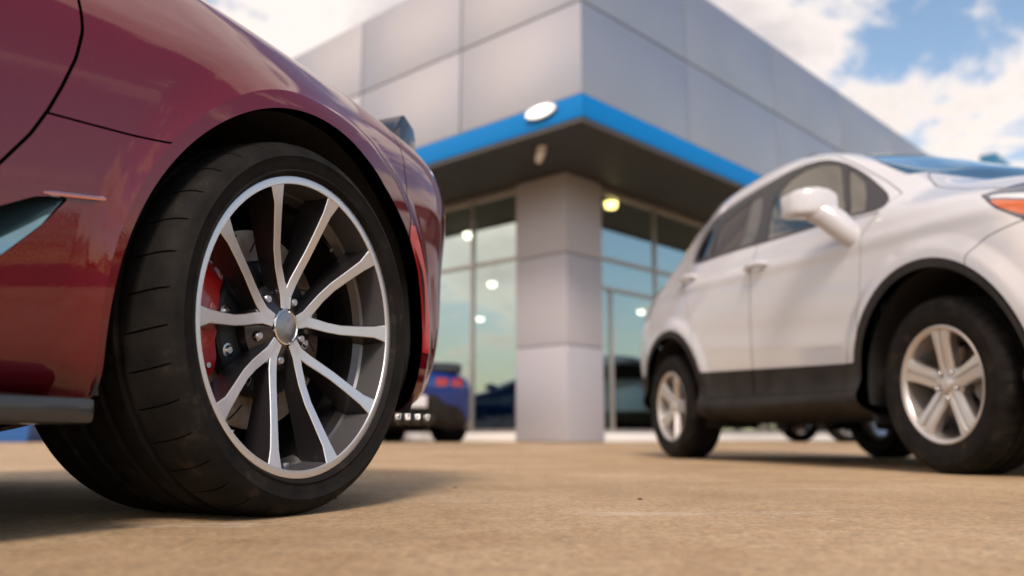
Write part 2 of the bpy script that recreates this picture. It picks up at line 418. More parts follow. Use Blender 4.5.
# ------------------------------------------------------------------ low wide sports coupe (X forward from the rear axle, centre plane y = 0)
SYC=.965
def sports_net():
    # each station: list of (x, y_outer, z) from the underside up to the roof line
    def st(x,ys,zs,dx=None): return [(x+(dx[i] if dx else 0),y+SYC,z) for i,(y,z) in enumerate(zip(ys,zs))]
    c=-SYC; N=[]
    zr=[.24,.26,.31,.40,.52,.65,.76,.85,.915,.945,.96]
    N.append([(-.60,c,.24),(-.74,c,.26),(-.80,c,.31),(-.85,c,.40),(-.89,c,.52),(-.905,c,.65),(-.91,c,.76),(-.90,c,.87),(-.86,c,.94),(-.80,c,.965),(-.74,c,.975)])
    N.append([(-.60,-.75,.24),(-.735,-.72,.26),(-.795,-.70,.31),(-.845,-.69,.40),(-.885,-.68,.52),(-.90,-.68,.65),(-.905,-.68,.76),(-.895,-.68,.87),(-.855,-.70,.935),(-.79,-.74,.962),(-.73,-.80,.972)])
    N.append([(-.60,-.50,.19),(-.69,-.44,.21),(-.745,-.42,.28),(-.80,-.40,.40),(-.84,-.38,.53),(-.86,-.37,.66),(-.865,-.37,.77),(-.85,-.38,.87),(-.81,-.43,.925),(-.76,-.55,.95),(-.71,-.72,.965)])
    N.append([(-.56,-.40,.17),(-.63,-.19,.185),(-.69,-.165,.27),(-.725,-.155,.40),(-.76,-.19,.54),(-.785,-.18,.67),(-.79,-.185,.78),(-.775,-.21,.865),(-.745,-.29,.92),(-.70,-.46,.945),(-.66,-.70,.965)])
    N.append([(-.50,-.36,.16),(-.54,-.10,.175),(-.59,-.08,.26),(-.625,-.075,.40),(-.655,-.095,.55),(-.67,-.085,.68),(-.67,-.095,.79),(-.655,-.135,.87),(-.63,-.235,.93),(-.60,-.42,.955),(-.57,-.68,.975)])
    N.append([(-.42,-.34,.15),(-.44,-.09,.17),(-.465,-.06,.26),(-.49,-.06,.40),(-.505,-.06,.55),(-.51,-.055,.69),(-.505,-.065,.80),(-.495,-.11,.88),(-.48,-.20,.94),(-.46,-.40,.965),(-.45,-.66,.99)])
    N.append(st(-.33,[-.34,-.085,-.055,-.045,-.035,-.028,-.04,-.085,-.175,-.38,-.66],[.15,.165,.25,.40,.55,.70,.81,.89,.955,.985,1.01]))
    N.append(st(-.17,[-.34,-.08,-.045,-.02,-.005,.0,-.015,-.065,-.16,-.37,-.66],[.15,.17,.25,.40,.55,.70,.815,.90,.965,1.005,1.045]))
    N.append(st(0,[-.34,-.07,-.028,-.004,.008,.012,-.005,-.06,-.155,-.36,-.65],[.14,.165,.25,.40,.55,.70,.82,.905,.975,1.025,1.08]))
    N.append(st(.17,[-.34,-.08,-.042,-.014,-.002,.0,-.018,-.07,-.165,-.35,-.62],[.14,.165,.25,.40,.55,.70,.82,.91,.985,1.05,1.115]))
    N.append(st(.34,[-.34,-.10,-.062,-.039,-.03,-.03,-.045,-.095,-.185,-.345,-.60],[.14,.165,.25,.38,.54,.70,.82,.91,.99,1.075,1.15]))
    N.append(st(.50,[-.34,-.112,-.080,-.063,-.055,-.058,-.075,-.125,-.21,-.345,-.58],[.14,.165,.25,.37,.53,.70,.82,.91,.995,1.095,1.175]))
    N.append(st(.68,[-.34,-.112,-.086,-.078,-.072,-.08,-.10,-.15,-.23,-.35,-.57],[.14,.165,.25,.37,.53,.70,.82,.91,1.0,1.11,1.20]))
    N.append(st(1.0,[-.34,-.13,-.115,-.105,-.085,-.092,-.115,-.17,-.25,-.365,-.58],[.14,.165,.25,.37,.53,.70,.82,.905,1.005,1.125,1.225]))
    N.append(st(1.4,[-.34,-.13,-.12,-.11,-.08,-.088,-.115,-.17,-.26,-.375,-.60],[.14,.165,.25,.37,.53,.69,.80,.89,1.0,1.12,1.235]))
    N.append(st(1.8,[-.34,-.12,-.11,-.10,-.065,-.075,-.105,-.16,-.25,-.37,-.60],[.14,.165,.25,.37,.53,.68,.79,.865,.94,1.035,1.13]))
    N.append(st(2.15,[-.34,-.10,-.085,-.07,-.045,-.05,-.085,-.14,-.22,-.36,-.60],[.14,.165,.25,.37,.52,.66,.77,.835,.865,.91,.955]))
    N.append(st(2.45,[-.34,-.08,-.06,-.045,-.035,-.04,-.07,-.125,-.21,-.36,-.60],[.14,.165,.25,.37,.52,.65,.75,.81,.83,.835,.85]))
    N.append(st(2.75,[-.34,-.08,-.06,-.045,-.035,-.045,-.08,-.14,-.22,-.36,-.60],[.14,.165,.25,.37,.51,.62,.71,.765,.785,.785,.80]))
    N.append(st(3.05,[-.34,-.12,-.09,-.075,-.075,-.09,-.13,-.18,-.25,-.38,-.60],[.13,.15,.22,.34,.46,.56,.64,.69,.71,.715,.73]))
    N.append(st(3.35,[-.40,-.20,-.17,-.16,-.17,-.19,-.23,-.28,-.34,-.44,-.62],[.13,.14,.20,.30,.40,.49,.56,.60,.625,.635,.65]))
    N.append(st(3.58,[-.5,-.40,-.36,-.35,-.36,-.38,-.41,-.45,-.50,-.57,-.70],[.13,.14,.19,.27,.35,.43,.49,.53,.55,.565,.575]))
    N.append([(3.62,-.7,.13),(3.66,-.66,.14),(3.70,-.65,.19),(3.71,-.65,.26),(3.70,-.65,.33),(3.68,-.66,.40),(3.65,-.67,.45),(3.62,-.69,.49),(3.58,-.71,.51),(3.54,-.74,.525),(3.50,-.8,.535)])
    N.append([(3.62,c,.13),(3.70,c,.14),(3.75,c,.19),(3.76,c,.25),(3.75,c,.32),(3.73,c,.38),(3.70,c,.43),(3.66,c,.47),(3.62,c,.495),(3.57,c,.51),(3.52,c,.525)])
    for r in N:                                            # rear haunch height
        for i,d in ((6,.044),(7,.050),(8,.030),(9,.014),(10,.012)):
            x,y,z=r[i]; wgt=min(1,max(0,(1.0-x)/.5)); 
            if x>-.62 or i<9: k=float(np.interp(x,[-.62,-.42,-.15],[.35,.55,1])); r[i]=(x,y-(.018,.032,.012,0,0)[i-6]*wgt*k,z-d*wgt*(k if i<9 else 1))
    out=[]
    for r in N:
        q=[]
        for i,p in enumerate(r): q.append((p[0], p[1]+SYC if (r is N[0] or r is N[1] or r is N[2] or r is N[3] or r is N[4] or r is N[5] or r is N[-1] or r is N[-2]) else p[1], p[2]))
        q.append((q[-1][0], 0.0, q[-1][2]+.012 if r not in (N[0],N[-1]) else q[-1][2]))
        out.append(q)
    return out
ARC=(-.012,.328,.389)
FRC=(-.030,.335)
def ang_of(V,c): return np.degrees(np.arctan2(V[:,2]-c[1],-(V[:,0]-c[0])))       # 0 = straight back
def arch_r(V): return np.interp(ang_of(V,ARC),[-100,-60,-40,0,23,35,46,55,68],[ARC[2],.44,.458,.466,.460,.440,.413,.397,ARC[2]])
def arch_fn(V): return np.hypot(V[:,0]-ARC[0],V[:,2]-ARC[1])-arch_r(V)
def flare_ex(V): return np.interp(ang_of(V,FRC),[-100,-60,-40,0,23,35,46,60],[0,.04,.058,.066,.062,.044,.022,0.0])
FR=.420
def flare(S):
    def disp(sk,fn):
        V=sk.V; dx=V[:,0]-FRC[0]; dz=V[:,2]-FRC[1]; r=np.hypot(dx,dz); rr=r-flare_ex(V)
        m=np.clip((V[:,1]-(SYC-.17))/.08,0,1)*np.clip((.80-V[:,2])/.06,0,1); m=m*m*(3-2*m)
        d,g=fn(rr); nv=sk.V+sk.N*(d*m)[:,None]
        G=np.c_[dx/r,0*r,dz/r]*(g*m)[:,None]; G=G-sk.N*(G*sk.N).sum(1)[:,None]
        n=sk.N-G; sk.V=nv; sk.N=n/np.linalg.norm(n,axis=1)[:,None]; return sk
    far=lambda V: np.where(V[:,1]>SYC-.42,circ(FRC[0],FRC[1],FR)(V)-flare_ex(V),1.0)
    out=S.clip(far); ring=S.clip(lambda V:-far(V))
    H=.011; W=.060
    def fo(r): t=np.clip((FR+W-r)/W,0,1); return H*t*t,-2*H*t/W
    def fi(r): return H-.10*(FR-r)*0, 0*r
    return disp(out,fo),disp(ring,fi)
def sports_skin():
    def cell(p): return .007 if -.55<p[0]<.55 else (.012 if -.95<p[0]<.75 else .034)
    return loft(sports_net(),cell,.010)
SHUT=[(.435,.99),(.44,.93),(.443,.86),(.447,.80),(.451,.752),(.453,.703),(.463,.657),(.481,.606),(.496,.569),(.516,.529),(.549,.481),(.60,.415),(.66,.34),(.72,.275),(.76,.235)]
def build_sports_car(name, pm):
    root=empty(name); S=sports_skin()
    S=S.clip(lambda V: np.where(V[:,1]>SYC-.42,arch_fn(V),1.0))
    S=S.clip(lambda V: np.where(V[:,1]>SYC-.42,circ(2.71,.33,.37)(V),1.0))
    S,RING=flare(S)
    parts={}
    def put(nm,sk,mt,depth=.012,both=True,**k):
        sk=sk.flanged(depth,**k) if depth else sk
        if both: return [sk.build(nm,mt,root), sk.mirror(0).build(nm,mt,root)]
        return [sk.build(nm,mt,root)]
    sidef=lambda V: (V[:,1]>.38)
    # glass
    ws=poly_sd([(1.42,-.1),(1.42,.50),(1.75,.57),(2.17,.66),(2.30,.45),(2.33,.2),(2.34,-.1)],(0,1))
    G1,S=S.split(lambda V: np.where(V[:,2]>.86,ws(V),-.1),.004)
    rw=poly_sd([(-.40,-.1),(-.40,.33),(.10,.40),(.95,.45),(.95,-.1)],(0,1))
    G2,S=S.split(lambda V: np.where(V[:,2]>.98,rw(V),-.1),.004)
    sw=poly_sd(smooth_poly([(.46,.985),(.55,1.05),(.9,1.115),(1.4,1.115),(1.75,1.02),(2.0,.90),(1.9,.90),(1.3,.935),(.7,.955)],1),(0,2))
    G3,S=S.split(lambda V: np.where(V[:,1]>.45,sw(V),-.1),.004)
    put('side_window',G3,M['car_glass'],0)
    G1.both(0).build('windshield',M['car_glass'],root); G2.both(0).build('rear_window',M['car_glass'],root)
    # lights cut out of the skin
    for cy in (.36,.60):
        tl=poly_sd([(cy-.085,.73),(cy-.075,.845),(cy+.085,.85),(cy+.10,.835),(cy+.085,.735)],(1,2))
        G,S=S.split(lambda V: np.where(V[:,0]<-.70,tl(V),-.1),.004); put('taillight',G.offset(-.006),M['red_lens'],.01)
    hl=poly_sd(smooth_poly([(2.95,.66),(3.2,.60),(3.5,.50),(3.42,.53),(3.15,.66),(2.95,.70)],1),(0,2))
    G,S=S.split(lambda V: np.where((V[:,0]>2.8)&(V[:,1]>.40),hl(V),-.1),.004); put('headlight',G.offset(-.004),M['clear_lens'],.01)
    gr=poly_sd([(-.1,.17),(-.1,.36),(.42,.37),(.50,.30),(.46,.17)],(1,2))
    G,S=S.split(lambda V: np.where(V[:,0]>3.4,gr(V),-.1),.004); G.offset(-.02).both(0).build('front_grille',M['black_plastic'],root)
    df=poly_sd([(-.1,.18),(-.1,.62),(.28,.62),(.40,.52),(.66,.46),(.80,.30),(.80,.18)],(1,2))
    G,S=S.split(lambda V: np.where(V[:,0]<-.55,df(V),-.1),.004); put('rear_diffuser',G.offset(-.004),M['black_plastic'],.02)
    # brake duct ahead of the rear wheel
    DU=[(.455,.4575),(.50,.447),(.541,.425),(.60,.386),(.68,.322),(.68,.262),(.60,.314),(.531,.365),(.487,.412)]; du=poly_sd(DU,(0,2))
    G,S=S.split(lambda V: np.where(sidef(V),du(V),-.1),.002); put('rear_duct',G.offset(-.065),M['dark'],0)
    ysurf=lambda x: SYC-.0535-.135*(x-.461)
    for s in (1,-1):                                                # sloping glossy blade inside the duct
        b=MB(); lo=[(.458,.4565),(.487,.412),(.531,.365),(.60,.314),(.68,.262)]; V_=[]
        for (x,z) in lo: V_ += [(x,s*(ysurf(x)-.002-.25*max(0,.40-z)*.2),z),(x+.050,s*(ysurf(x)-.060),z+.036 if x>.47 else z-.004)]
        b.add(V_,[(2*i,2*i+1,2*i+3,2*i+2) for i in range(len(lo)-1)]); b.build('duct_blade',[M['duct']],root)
    # doors, bumper, quarter panels
    door=poly_sd(SHUT+[(.95,.225),(1.7,.225),(1.95,.30),(2.02,.50),(2.0,.75),(1.96,.92),(1.3,.955),(.6,.985)],(0,2))
    D,S=S.split(lambda V: np.where(sidef(V),door(V),-.5),.005)
    ds=put('door',D,pm,.014)
    for k,o in enumerate(ds):
        h=MB(); s=1 if k==0 else -1; h.prism([(.62,.79),(.66,.82),(.84,.815),(.85,.79),(.80,.775)],s*(SYC-.115)-.004,s*(SYC-.115)+.004,1,0,.002); h.build('handle',[M['gloss_black']],o)
    sk=lambda V: np.where(sidef(V)&(V[:,0]>.36)&(V[:,0]<2.37),.188-V[:,2],-1)
    K,S=S.split(sk,.004)
    B,S=S.split(lambda V: np.where(V[:,2]<.935,-.381-.38*np.maximum(0,V[:,2]-.73)-V[:,0],np.minimum(-.381-V[:,0],.935-V[:,2])),.004)
    put('rear_bumper',B,pm,.014)
    fb,S=S.split(lambda V: np.minimum(V[:,0]-3.02,.64+ (3.02-V[:,0])*.35 -V[:,2]),.004)
    put('front_bumper',fb,pm,.014)
    hood=poly_sd([(2.30,-.1),(2.28,.5),(2.10,.70),(2.5,.72),(3.0,.70),(3.42,.52),(3.5,.3),(3.52,-.1)],(0,1))
    H,S=S.split(lambda V: np.where((V[:,2]>.5)&(V[:,0]>2.0),hood(V),-.5),.005); H.flanged(.01,test=lambda p:p[1]>.01).both(0).build('hood',pm,root)
    arch=lambda p: abs(arch_fn(np.array([p]))[0])<.006
    def lip(sk): return sk.flanged(1,dirv=(0,-.034,0),test=arch)
    R1,R2=RING.split(lambda V: np.where(V[:,2]<.935,-.381-.38*np.maximum(0,V[:,2]-.73)-V[:,0],-.5),.004)
    mk=poly_sd([(-.30,.607),(-.43,.607),(-.56,.52),(-.56,.325),(-.40,.325),(-.40,.50)],(0,2))
    MK,R1=R1.split(mk,.002); MK=lip(MK.offset(.001)); put('side_marker',MK,M['marker_lens'],0)
    RU,R1=R1.split(lambda V: V[:,2]-.50,.0); put('bumper_flare',lip(RU),pm,0); put('bumper_lip',lip(R1),pm,0); R2=lip(R2); put('wheel_flare',R2,pm,0)
    up=lambda V: V[:,2]-(.574-.043*(V[:,0]-.286))
    L,S2=S.split(lambda V: np.where((V[:,0]>-.37)&(V[:,0]<.62)&sidef(V)&(V[:,0]>.1),-up(V),-.5),.0035)
    put('lower_quarter_panel',L,pm,.014)
    F_,Q=S2.split(lambda V: V[:,0]-1.4,.0)
    put('front_fender',F_,pm,.014); put('rear_quarter_panel',Q,pm,.014)
    # folded edge over the duct, its highlight put in as bright pink metal
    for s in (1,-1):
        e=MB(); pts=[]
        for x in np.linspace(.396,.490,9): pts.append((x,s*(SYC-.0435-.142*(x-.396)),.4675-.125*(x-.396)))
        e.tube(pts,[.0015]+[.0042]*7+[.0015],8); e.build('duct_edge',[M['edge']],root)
    # side skirt, liners, underbody
    for s in (1,-1):
        e=MB(); e.box((.405,s*(SYC-.075)-.05,.150),(2.33,s*(SYC-.075)+.05,.186),0,.010); e.build('side_skirt',[M['skirt']],root)
    for (cx,cz,r,w) in ((ARC[0],ARC[1],.400,.40),(2.71,.33,.385,.34)):
        for s in (1,-1):
            e=MB(); T=Matrix.Translation((cx,s*(SYC-(.045 if cx<1 else .075)),cz)); 
            k=60; V_=[];
            for q in range(k+1):
                a=math.radians(-20+217*q/k); dv=np.array([[cx+math.cos(a),0,cz+math.sin(a)]]); ro=(arch_r(dv)[0]+.010) if cx<1 else r
                yo=.012-.06*min(1,max(0,.35-math.sin(a)))*(1 if cx<1 else .5)
                for (rr_,yy) in ((ro,yo),(ro,-.10),(min(ro,.405),-.13),(min(ro,.405),-w),(.02,-w)): V_.append((T@Vector((rr_*math.cos(a),s*yy,rr_*math.sin(a))))[:])
            e.add(V_,[(5*q+i,5*q+5+i,5*q+6+i,5*q+1+i) for q in range(k) for i in range(4)]); e.build('wheel_well',[M['dark']],root)
    u=MB(); u.box((.42,-.62,.15),(2.3,.62,.24),0,.02); u.box((-.62,-.45,.21),(.42,.45,.30),0,.02); u.box((2.3,-.5,.15),(3.5,.5,.24),0,.02)
    u.box((-.55,-.52,.35),(.45,.52,.80),0,.02); u.box((.45,-.80,.24),(2.2,.80,.60),0,.02); u.box((2.2,-.55,.24),(3.3,.55,.50),0,.02)
    u.build('underbody',[M['dark']],root)
    for s in (1,-1):
        e=MB(); e.box((1.0,s*.36-.24,.60),(1.5,s*.36+.24,.70),0,.05); e.box((.80,s*.36-.22,.62),(.98,s*.36+.22,1.06),0,.06); e.box((.84,s*.36-.12,1.04),(.94,s*.36+.12,1.13),0,.03); e.build('seat',[M['black_plastic']],root)
    # spoiler across the tail
    e=MB(); pr=[(-.715,.925),(-.728,.985),(-.770,1.044),(-.785,1.049),(-.838,1.022),(-.848,.99),(-.848,.930),(-.77,.905)]
    e.prism(pr,-.655,.655,1,0,.006); e.build('spoiler',[M['spoiler']],root)
    # exhausts, plate, mirrors
    for x in (-.195,-.065,.065,.195):
        e=MB(); T=Matrix.Translation((0,x,.30))@Matrix.Rotation(PI/2,4,'Z')
        e.lathe([(.040,.70),(.046,.70),(.050,.82),(.052,.895),(.047,.898),(.042,.885),(.040,.72),(.0,.72)],28,0,T); e.build('exhaust_tip',[M['chrome']],root)
    e=MB(); e.box((-.905,-.152,.455),(-.893,.152,.605),0,.003); e.build('licence_plate',[M['plate']],root)
    for s in (1,-1):
        e=MB(); e.prism([(1.80,.90),(1.78,.985),(1.86,1.02),(1.97,.985),(1.98,.92),(1.90,.895)],s*.86,s*1.03,1,0,.03); e.tube([(1.88,s*.76,.89),(1.90,s*.90,.92)],.02,8); e.build('door_mirror',[pm],root)
    for (x,W,f) in ((0,.335,True),(2.71,.285,True)):
        for s in (1,-1): sports_wheel(root,(x,s*(SYC),.330),s<0,W=W,rotor=True,flat=-.3297,spin=math.radians(-3.0))
    return root
M['skirt']=mat('satin_black_skirt',(.02,.02,.022),.3,coat=.5)
M['spoiler']=mat('gloss_carbon',(.012,.014,.02),.10,0,coat=1)
M['duct']=mat('duct_sky_sheen',(.16,.30,.36),.10,.85,coat=1)  # sky reflection on the black blade put into this teal metal
M['edge']=mat('edge_highlight',(.80,.42,.42),.15,1)  # sun highlight on the painted edge, set as pink metal
# ------------------------------------------------------------------ compact crossover (X forward from the front axle, centre plane y = 0)
VYC=.865; WB=2.515
def suv_wheel(parent, loc, flip, R=.340, W=.215, rr=.222, spin=0.0, flat=-.334):
    half=[(rr-.006,-.020),(rr+.002,-.006),(rr+.006,.002),(rr+.014,.004),(rr+.030,.010),(rr+.055,.014),(rr+.075,.012),(rr+.0765,.0135),(rr+.080,.010),(rr+.098,.001),(R-.011,-.010),(R-.005,-.020),(R-.002,-.030)]
    gs=[-.065,-.107,-.150]; tr=[]
    for g in gs: tr += [(R-.0005,g+.007),(R-.007,g+.005),(R-.007,g-.005),(R-.0005,g-.007)]
    prof=half+[(R,-.045)]+tr+[(R,-W+.045)]+[(r,-W-y) for r,y in half[::-1]]
    w=MB()
    w.lathe([(rr+.003,-.014),(rr+.003,-.002),(rr-.002,.0),(rr-.008,-.002),(rr-.014,-.008),(rr-.018,-.016)],84,0)
    w.lathe([(rr-.018,-.016),(rr-.022,-.08),(rr-.035,-.11),(rr-.035,-.17),(rr+.0,-.20)],84,0)
    w.lathe([(0,-.028),(.030,-.028),(.034,-.032),(.066,-.036),(.074,-.045),(.076,-.09),(0,-.09)],48,0)
    for k in range(5):
        a=math.radians(90+72*k)+spin; c,s=math.cos(a),math.sin(a)
        prof_r=[(.036,.030,-.030),(.075,.037,-.028),(.12,.037,-.020),(.17,.041,-.012),(.205,.050,-.010)]
        V=[];F=[]
        for r,h,y in prof_r:
            ring=[(-h,y-.010),(-h+.006,y),(-.009,y+.001),(-.0045,y-.008),(.0045,y-.008),(.009,y+.001),(h-.006,y),(h,y-.010),(h-.004,y-.05),(-h+.004,y-.05)]
            for q,yy in ring: V.append((r*c-q*s,yy,r*s+q*c))
        n=10
        for i in range(len(prof_r)-1):
            for j in range(n): F.append((i*n+j,i*n+(j+1)%n,(i+1)*n+(j+1)%n,(i+1)*n+j))
        w.add(V,F,0)
    o=w.build('wheel',[M['silver_alloy']],parent,auto=30); o.location=loc; o.rotation_euler=(0,0,PI if flip else 0)
    tyre_skin('tyre',o,prof,W,R,44,.009,gs,flat=flat)
    c=MB(); c.lathe([(0,-.020),(.022,-.021),(.028,-.027)],28,0); c.build('hub_cap',[M['silver_alloy']],o)
    for k in range(5):
        a=math.radians(90+36+72*k)+spin; b=MB(); T=Matrix.Translation((.053*math.cos(a),0,.053*math.sin(a)))
        b.lathe([(0,-.022),(.007,-.022),(.0095,-.026),(.0095,-.04)],10,0,T); b.lathe([(.0095,-.035),(.013,-.037),(.0145,-.041)],12,1,T); b.build('lug_nut',[M['steel'],M['dark']],o)
    d=MB(); d.lathe([(.09,-.105),(.145,-.105),(.146,-.125),(.05,-.125)],60,0); d.lathe([(.09,-.107),(.088,-.08),(.0,-.08)],40,1); d.build('brake_disc',[M['disc'],M['hat']],o)
    s=-1 if flip else 1
    e=MB(); A=[(-30,.15),(-22,.105),(22,.105),(30,.15),(24,.17),(-24,.17)]
    e.prism([(s*r*math.cos(math.radians(q)),r*math.sin(math.radians(q))) for q,r in A],-.10,-.065,1,0,.006); e.build('brake_caliper',[M['caliper_grey']],o)
    return o
def suv_net():
    def st(x,ys,zs,dx=None): return [(x+(dx[i] if dx else 0),y,z) for i,(y,z) in enumerate(zip(ys,zs))]
    c=-VYC; N=[]
    # indices: 0 under,1 sill edge,2 low,3 door low,4 mid,5 shoulder,6 belt,7 glass mid,8 rail,9 roof edge,10 roof,11 centre
    N.append([(-3.0,c,.34),(-3.30,c,.36),(-3.38,c,.44),(-3.40,c,.55),(-3.38,c,.75),(-3.34,c,.98),(-3.29,c,1.14),(-3.20,c,1.34),(-3.08,c,1.52),(-3.00,c,1.60),(-2.95,c,1.625),(-2.9,c,1.635)])
    N.append([(-3.0,-.6,.34),(-3.29,-.58,.36),(-3.37,-.56,.44),(-3.385,-.55,.55),(-3.365,-.55,.75),(-3.325,-.55,.98),(-3.275,-.56,1.14),(-3.185,-.58,1.34),(-3.07,-.60,1.52),(-2.99,-.62,1.60),(-2.93,-.66,1.625),(-2.88,-.74,1.635)])
    N.append([(-2.98,-.45,.32),(-3.20,-.22,.35),(-3.27,-.19,.43),(-3.29,-.17,.55),(-3.28,-.16,.75),(-3.24,-.165,.98),(-3.19,-.19,1.14),(-3.11,-.27,1.34),(-3.01,-.36,1.50),(-2.95,-.43,1.575),(-2.88,-.55,1.615),(-2.8,-.72,1.63)])
    N.append([(-2.95,-.40,.30),(-3.03,-.09,.33),(-3.08,-.055,.43),(-3.10,-.035,.56),(-3.10,-.025,.76),(-3.08,-.035,.98),(-3.05,-.07,1.14),(-2.99,-.16,1.33),(-2.92,-.265,1.49),(-2.87,-.34,1.57),(-2.8,-.5,1.615),(-2.7,-.70,1.64)])
    N.append(st(-2.80,[-.40,-.04,-.01,.005,.012,.0,-.045,-.135,-.24,-.32,-.5,-.70],[.28,.31,.42,.56,.76,.98,1.145,1.335,1.51,1.585,1.63,1.65]))
    N.append(st(-2.515,[-.40,-.03,.0,.015,.022,.008,-.04,-.13,-.235,-.315,-.5,-.70],[.25,.28,.40,.55,.75,.98,1.15,1.345,1.535,1.61,1.65,1.668]))
    N.append(st(-2.2,[-.40,-.035,-.005,.01,.018,.006,-.038,-.128,-.23,-.312,-.5,-.70],[.23,.26,.37,.52,.75,.985,1.155,1.35,1.55,1.625,1.663,1.678]))
    N.append(st(-1.8,[-.40,-.045,-.01,.004,.012,.004,-.036,-.125,-.228,-.31,-.5,-.70],[.22,.25,.35,.51,.75,.985,1.155,1.355,1.56,1.635,1.668,1.684]))
    N.append(st(-1.4,[-.40,-.045,-.01,.003,.010,.003,-.035,-.123,-.227,-.31,-.5,-.70],[.22,.25,.34,.50,.745,.98,1.15,1.35,1.555,1.63,1.665,1.682]))
    N.append(st(-1.05,[-.40,-.045,-.01,.003,.010,.003,-.035,-.12,-.228,-.313,-.5,-.70],[.22,.25,.34,.49,.74,.97,1.14,1.33,1.52,1.60,1.64,1.66]))
    N.append(st(-.78,[-.40,-.04,-.008,.005,.012,.003,-.033,-.115,-.225,-.315,-.5,-.70],[.22,.25,.34,.48,.73,.96,1.125,1.29,1.445,1.515,1.56,1.585]))
    N.append(st(-.55,[-.40,-.035,-.005,.008,.014,.003,-.03,-.105,-.205,-.30,-.5,-.70],[.22,.25,.34,.48,.72,.95,1.105,1.235,1.34,1.395,1.44,1.465]))
    N.append(st(-.35,[-.40,-.03,.0,.012,.018,.006,-.028,-.095,-.185,-.285,-.5,-.70],[.22,.26,.35,.48,.71,.945,1.085,1.17,1.235,1.275,1.32,1.345]))
    N.append(st(-.18,[-.40,-.025,.003,.015,.022,.010,-.026,-.09,-.175,-.28,-.5,-.70],[.22,.27,.36,.48,.70,.94,1.06,1.12,1.155,1.18,1.21,1.235]))
    N.append(st(.0,[-.40,-.025,.004,.016,.024,.010,-.026,-.09,-.175,-.28,-.5,-.70],[.22,.28,.37,.48,.70,.935,1.035,1.085,1.11,1.125,1.145,1.155]))
    N.append(st(.2,[-.40,-.03,.0,.012,.018,.002,-.035,-.10,-.185,-.285,-.5,-.70],[.22,.28,.37,.48,.69,.91,1.0,1.05,1.075,1.09,1.11,1.12]))
    N.append(st(.38,[-.40,-.05,-.02,-.008,-.002,-.02,-.06,-.125,-.205,-.30,-.5,-.70],[.22,.28,.37,.48,.68,.875,.955,1.005,1.035,1.05,1.07,1.08]))
    N.append([(.50,-.42,.22),(.52,-.10,.27),(.54,-.07,.36),(.55,-.055,.48),(.54,-.055,.67),(.52,-.08,.83),(.51,-.12,.90),(.51,-.18,.95),(.51,-.25,.985),(.51,-.34,1.005),(.51,-.5,1.025),(.51,-.7,1.035)])
    N.append([(.62,-.48,.22),(.68,-.24,.27),(.70,-.21,.36),(.71,-.20,.48),(.69,-.20,.66),(.66,-.23,.78),(.65,-.26,.84),(.64,-.31,.89),(.63,-.37,.925),(.62,-.43,.945),(.61,-.55,.965),(.60,-.72,.975)])
    N.append([(.68,-.6,.22),(.78,-.50,.26),(.81,-.48,.35),(.82,-.48,.47),(.80,-.48,.64),(.77,-.49,.75),(.755,-.51,.80),(.74,-.54,.845),(.72,-.57,.88),(.70,-.61,.90),(.68,-.68,.925),(.66,-.77,.935)])
    N.append([(.70,c,.22),(.82,c,.26),(.855,c,.35),(.865,c,.47),(.845,c,.64),(.81,c,.75),(.79,c,.80),(.77,c,.845),(.74,c,.88),(.72,c,.905),(.70,c,.925),(.67,c,.935)])
    for r in N:
        for i,k in ((8,.015),(9,.035),(10,.055),(11,.06)):
            x,y,z=r[i]; r[i]=(x,y,z+k*float(np.interp(x,[-.6,-.3,.0,.3,.65],[0,.8,1,.8,0])))
    for r in N[:4]: r[:]=[(x+.05,y,z) for x,y,z in r]
    for r in N:
        for i,k in ((7,.25),(8,.75),(9,1),(10,1),(11,1)):
            x,y,z=r[i]; w=np.interp(x,[-3.2,-2.9,-2.5,-1.4,-1.05,-.78,-.5],[.03,.045,.06,.055,.015 if i<10 else -.02,-.005 if i<10 else -.045,0 if i<10 else -.03]); r[i]=(x,y,z+w*k)
    for r in N:                                            # the cabin narrows towards the tail
        for i,dy,dz in ((5,.022,0),(6,.055,.0),(7,.085,.015),(8,.085,.04),(9,.065,.045),(10,.03,.03),(11,0,.02)):
            x,y,z=r[i]; w=float(np.interp(x,[-3.4,-2.75,-2.45,-2.15],[1,1,.6,0])); 
            if y>-.5: r[i]=(x,y-dy*w,z-dz*w)
            else: r[i]=(x,y,z-dz*w)
    return [[(x,y+VYC,z) for x,y,z in r]+[(r[-1][0],0.0,r[-1][2]+(.006 if k not in (0,len(N)-1) else 0))] for k,r in enumerate(N)]
def suv_disp(G,N):
    x,y,z=G[...,0],G[...,1],G[...,2]; side=np.clip((y-(VYC-.16))/.10,0,1)
    sm=lambda t: np.clip(t,0,1)**2*(3-2*np.clip(t,0,1))
    zl=np.interp(x,[-3.1,-2.4,-1.3,-.4,.35],[1.11,1.075,1.005,.955,.925]); d=.008*sm(1-np.abs(z-zl-.012)/.055)*np.where(z>zl,1,.9)
    zc=np.interp(x,[-2.2,-1.3,-.5],[.72,.64,.575]); fade=sm((x+2.15)/.3)*sm((-.42-x)/.2); d=d-.002*sm(1-np.abs(z-zc-.05)/.085)*fade+.001*sm(1-np.abs(z-zc+.03)/.04)*fade
    for cx in (-.03,-2.46):
        r=np.hypot(x-cx,z-.345); d=d+.016*sm((.575-r)/.075)
    return G+N*(d*side)[...,None]
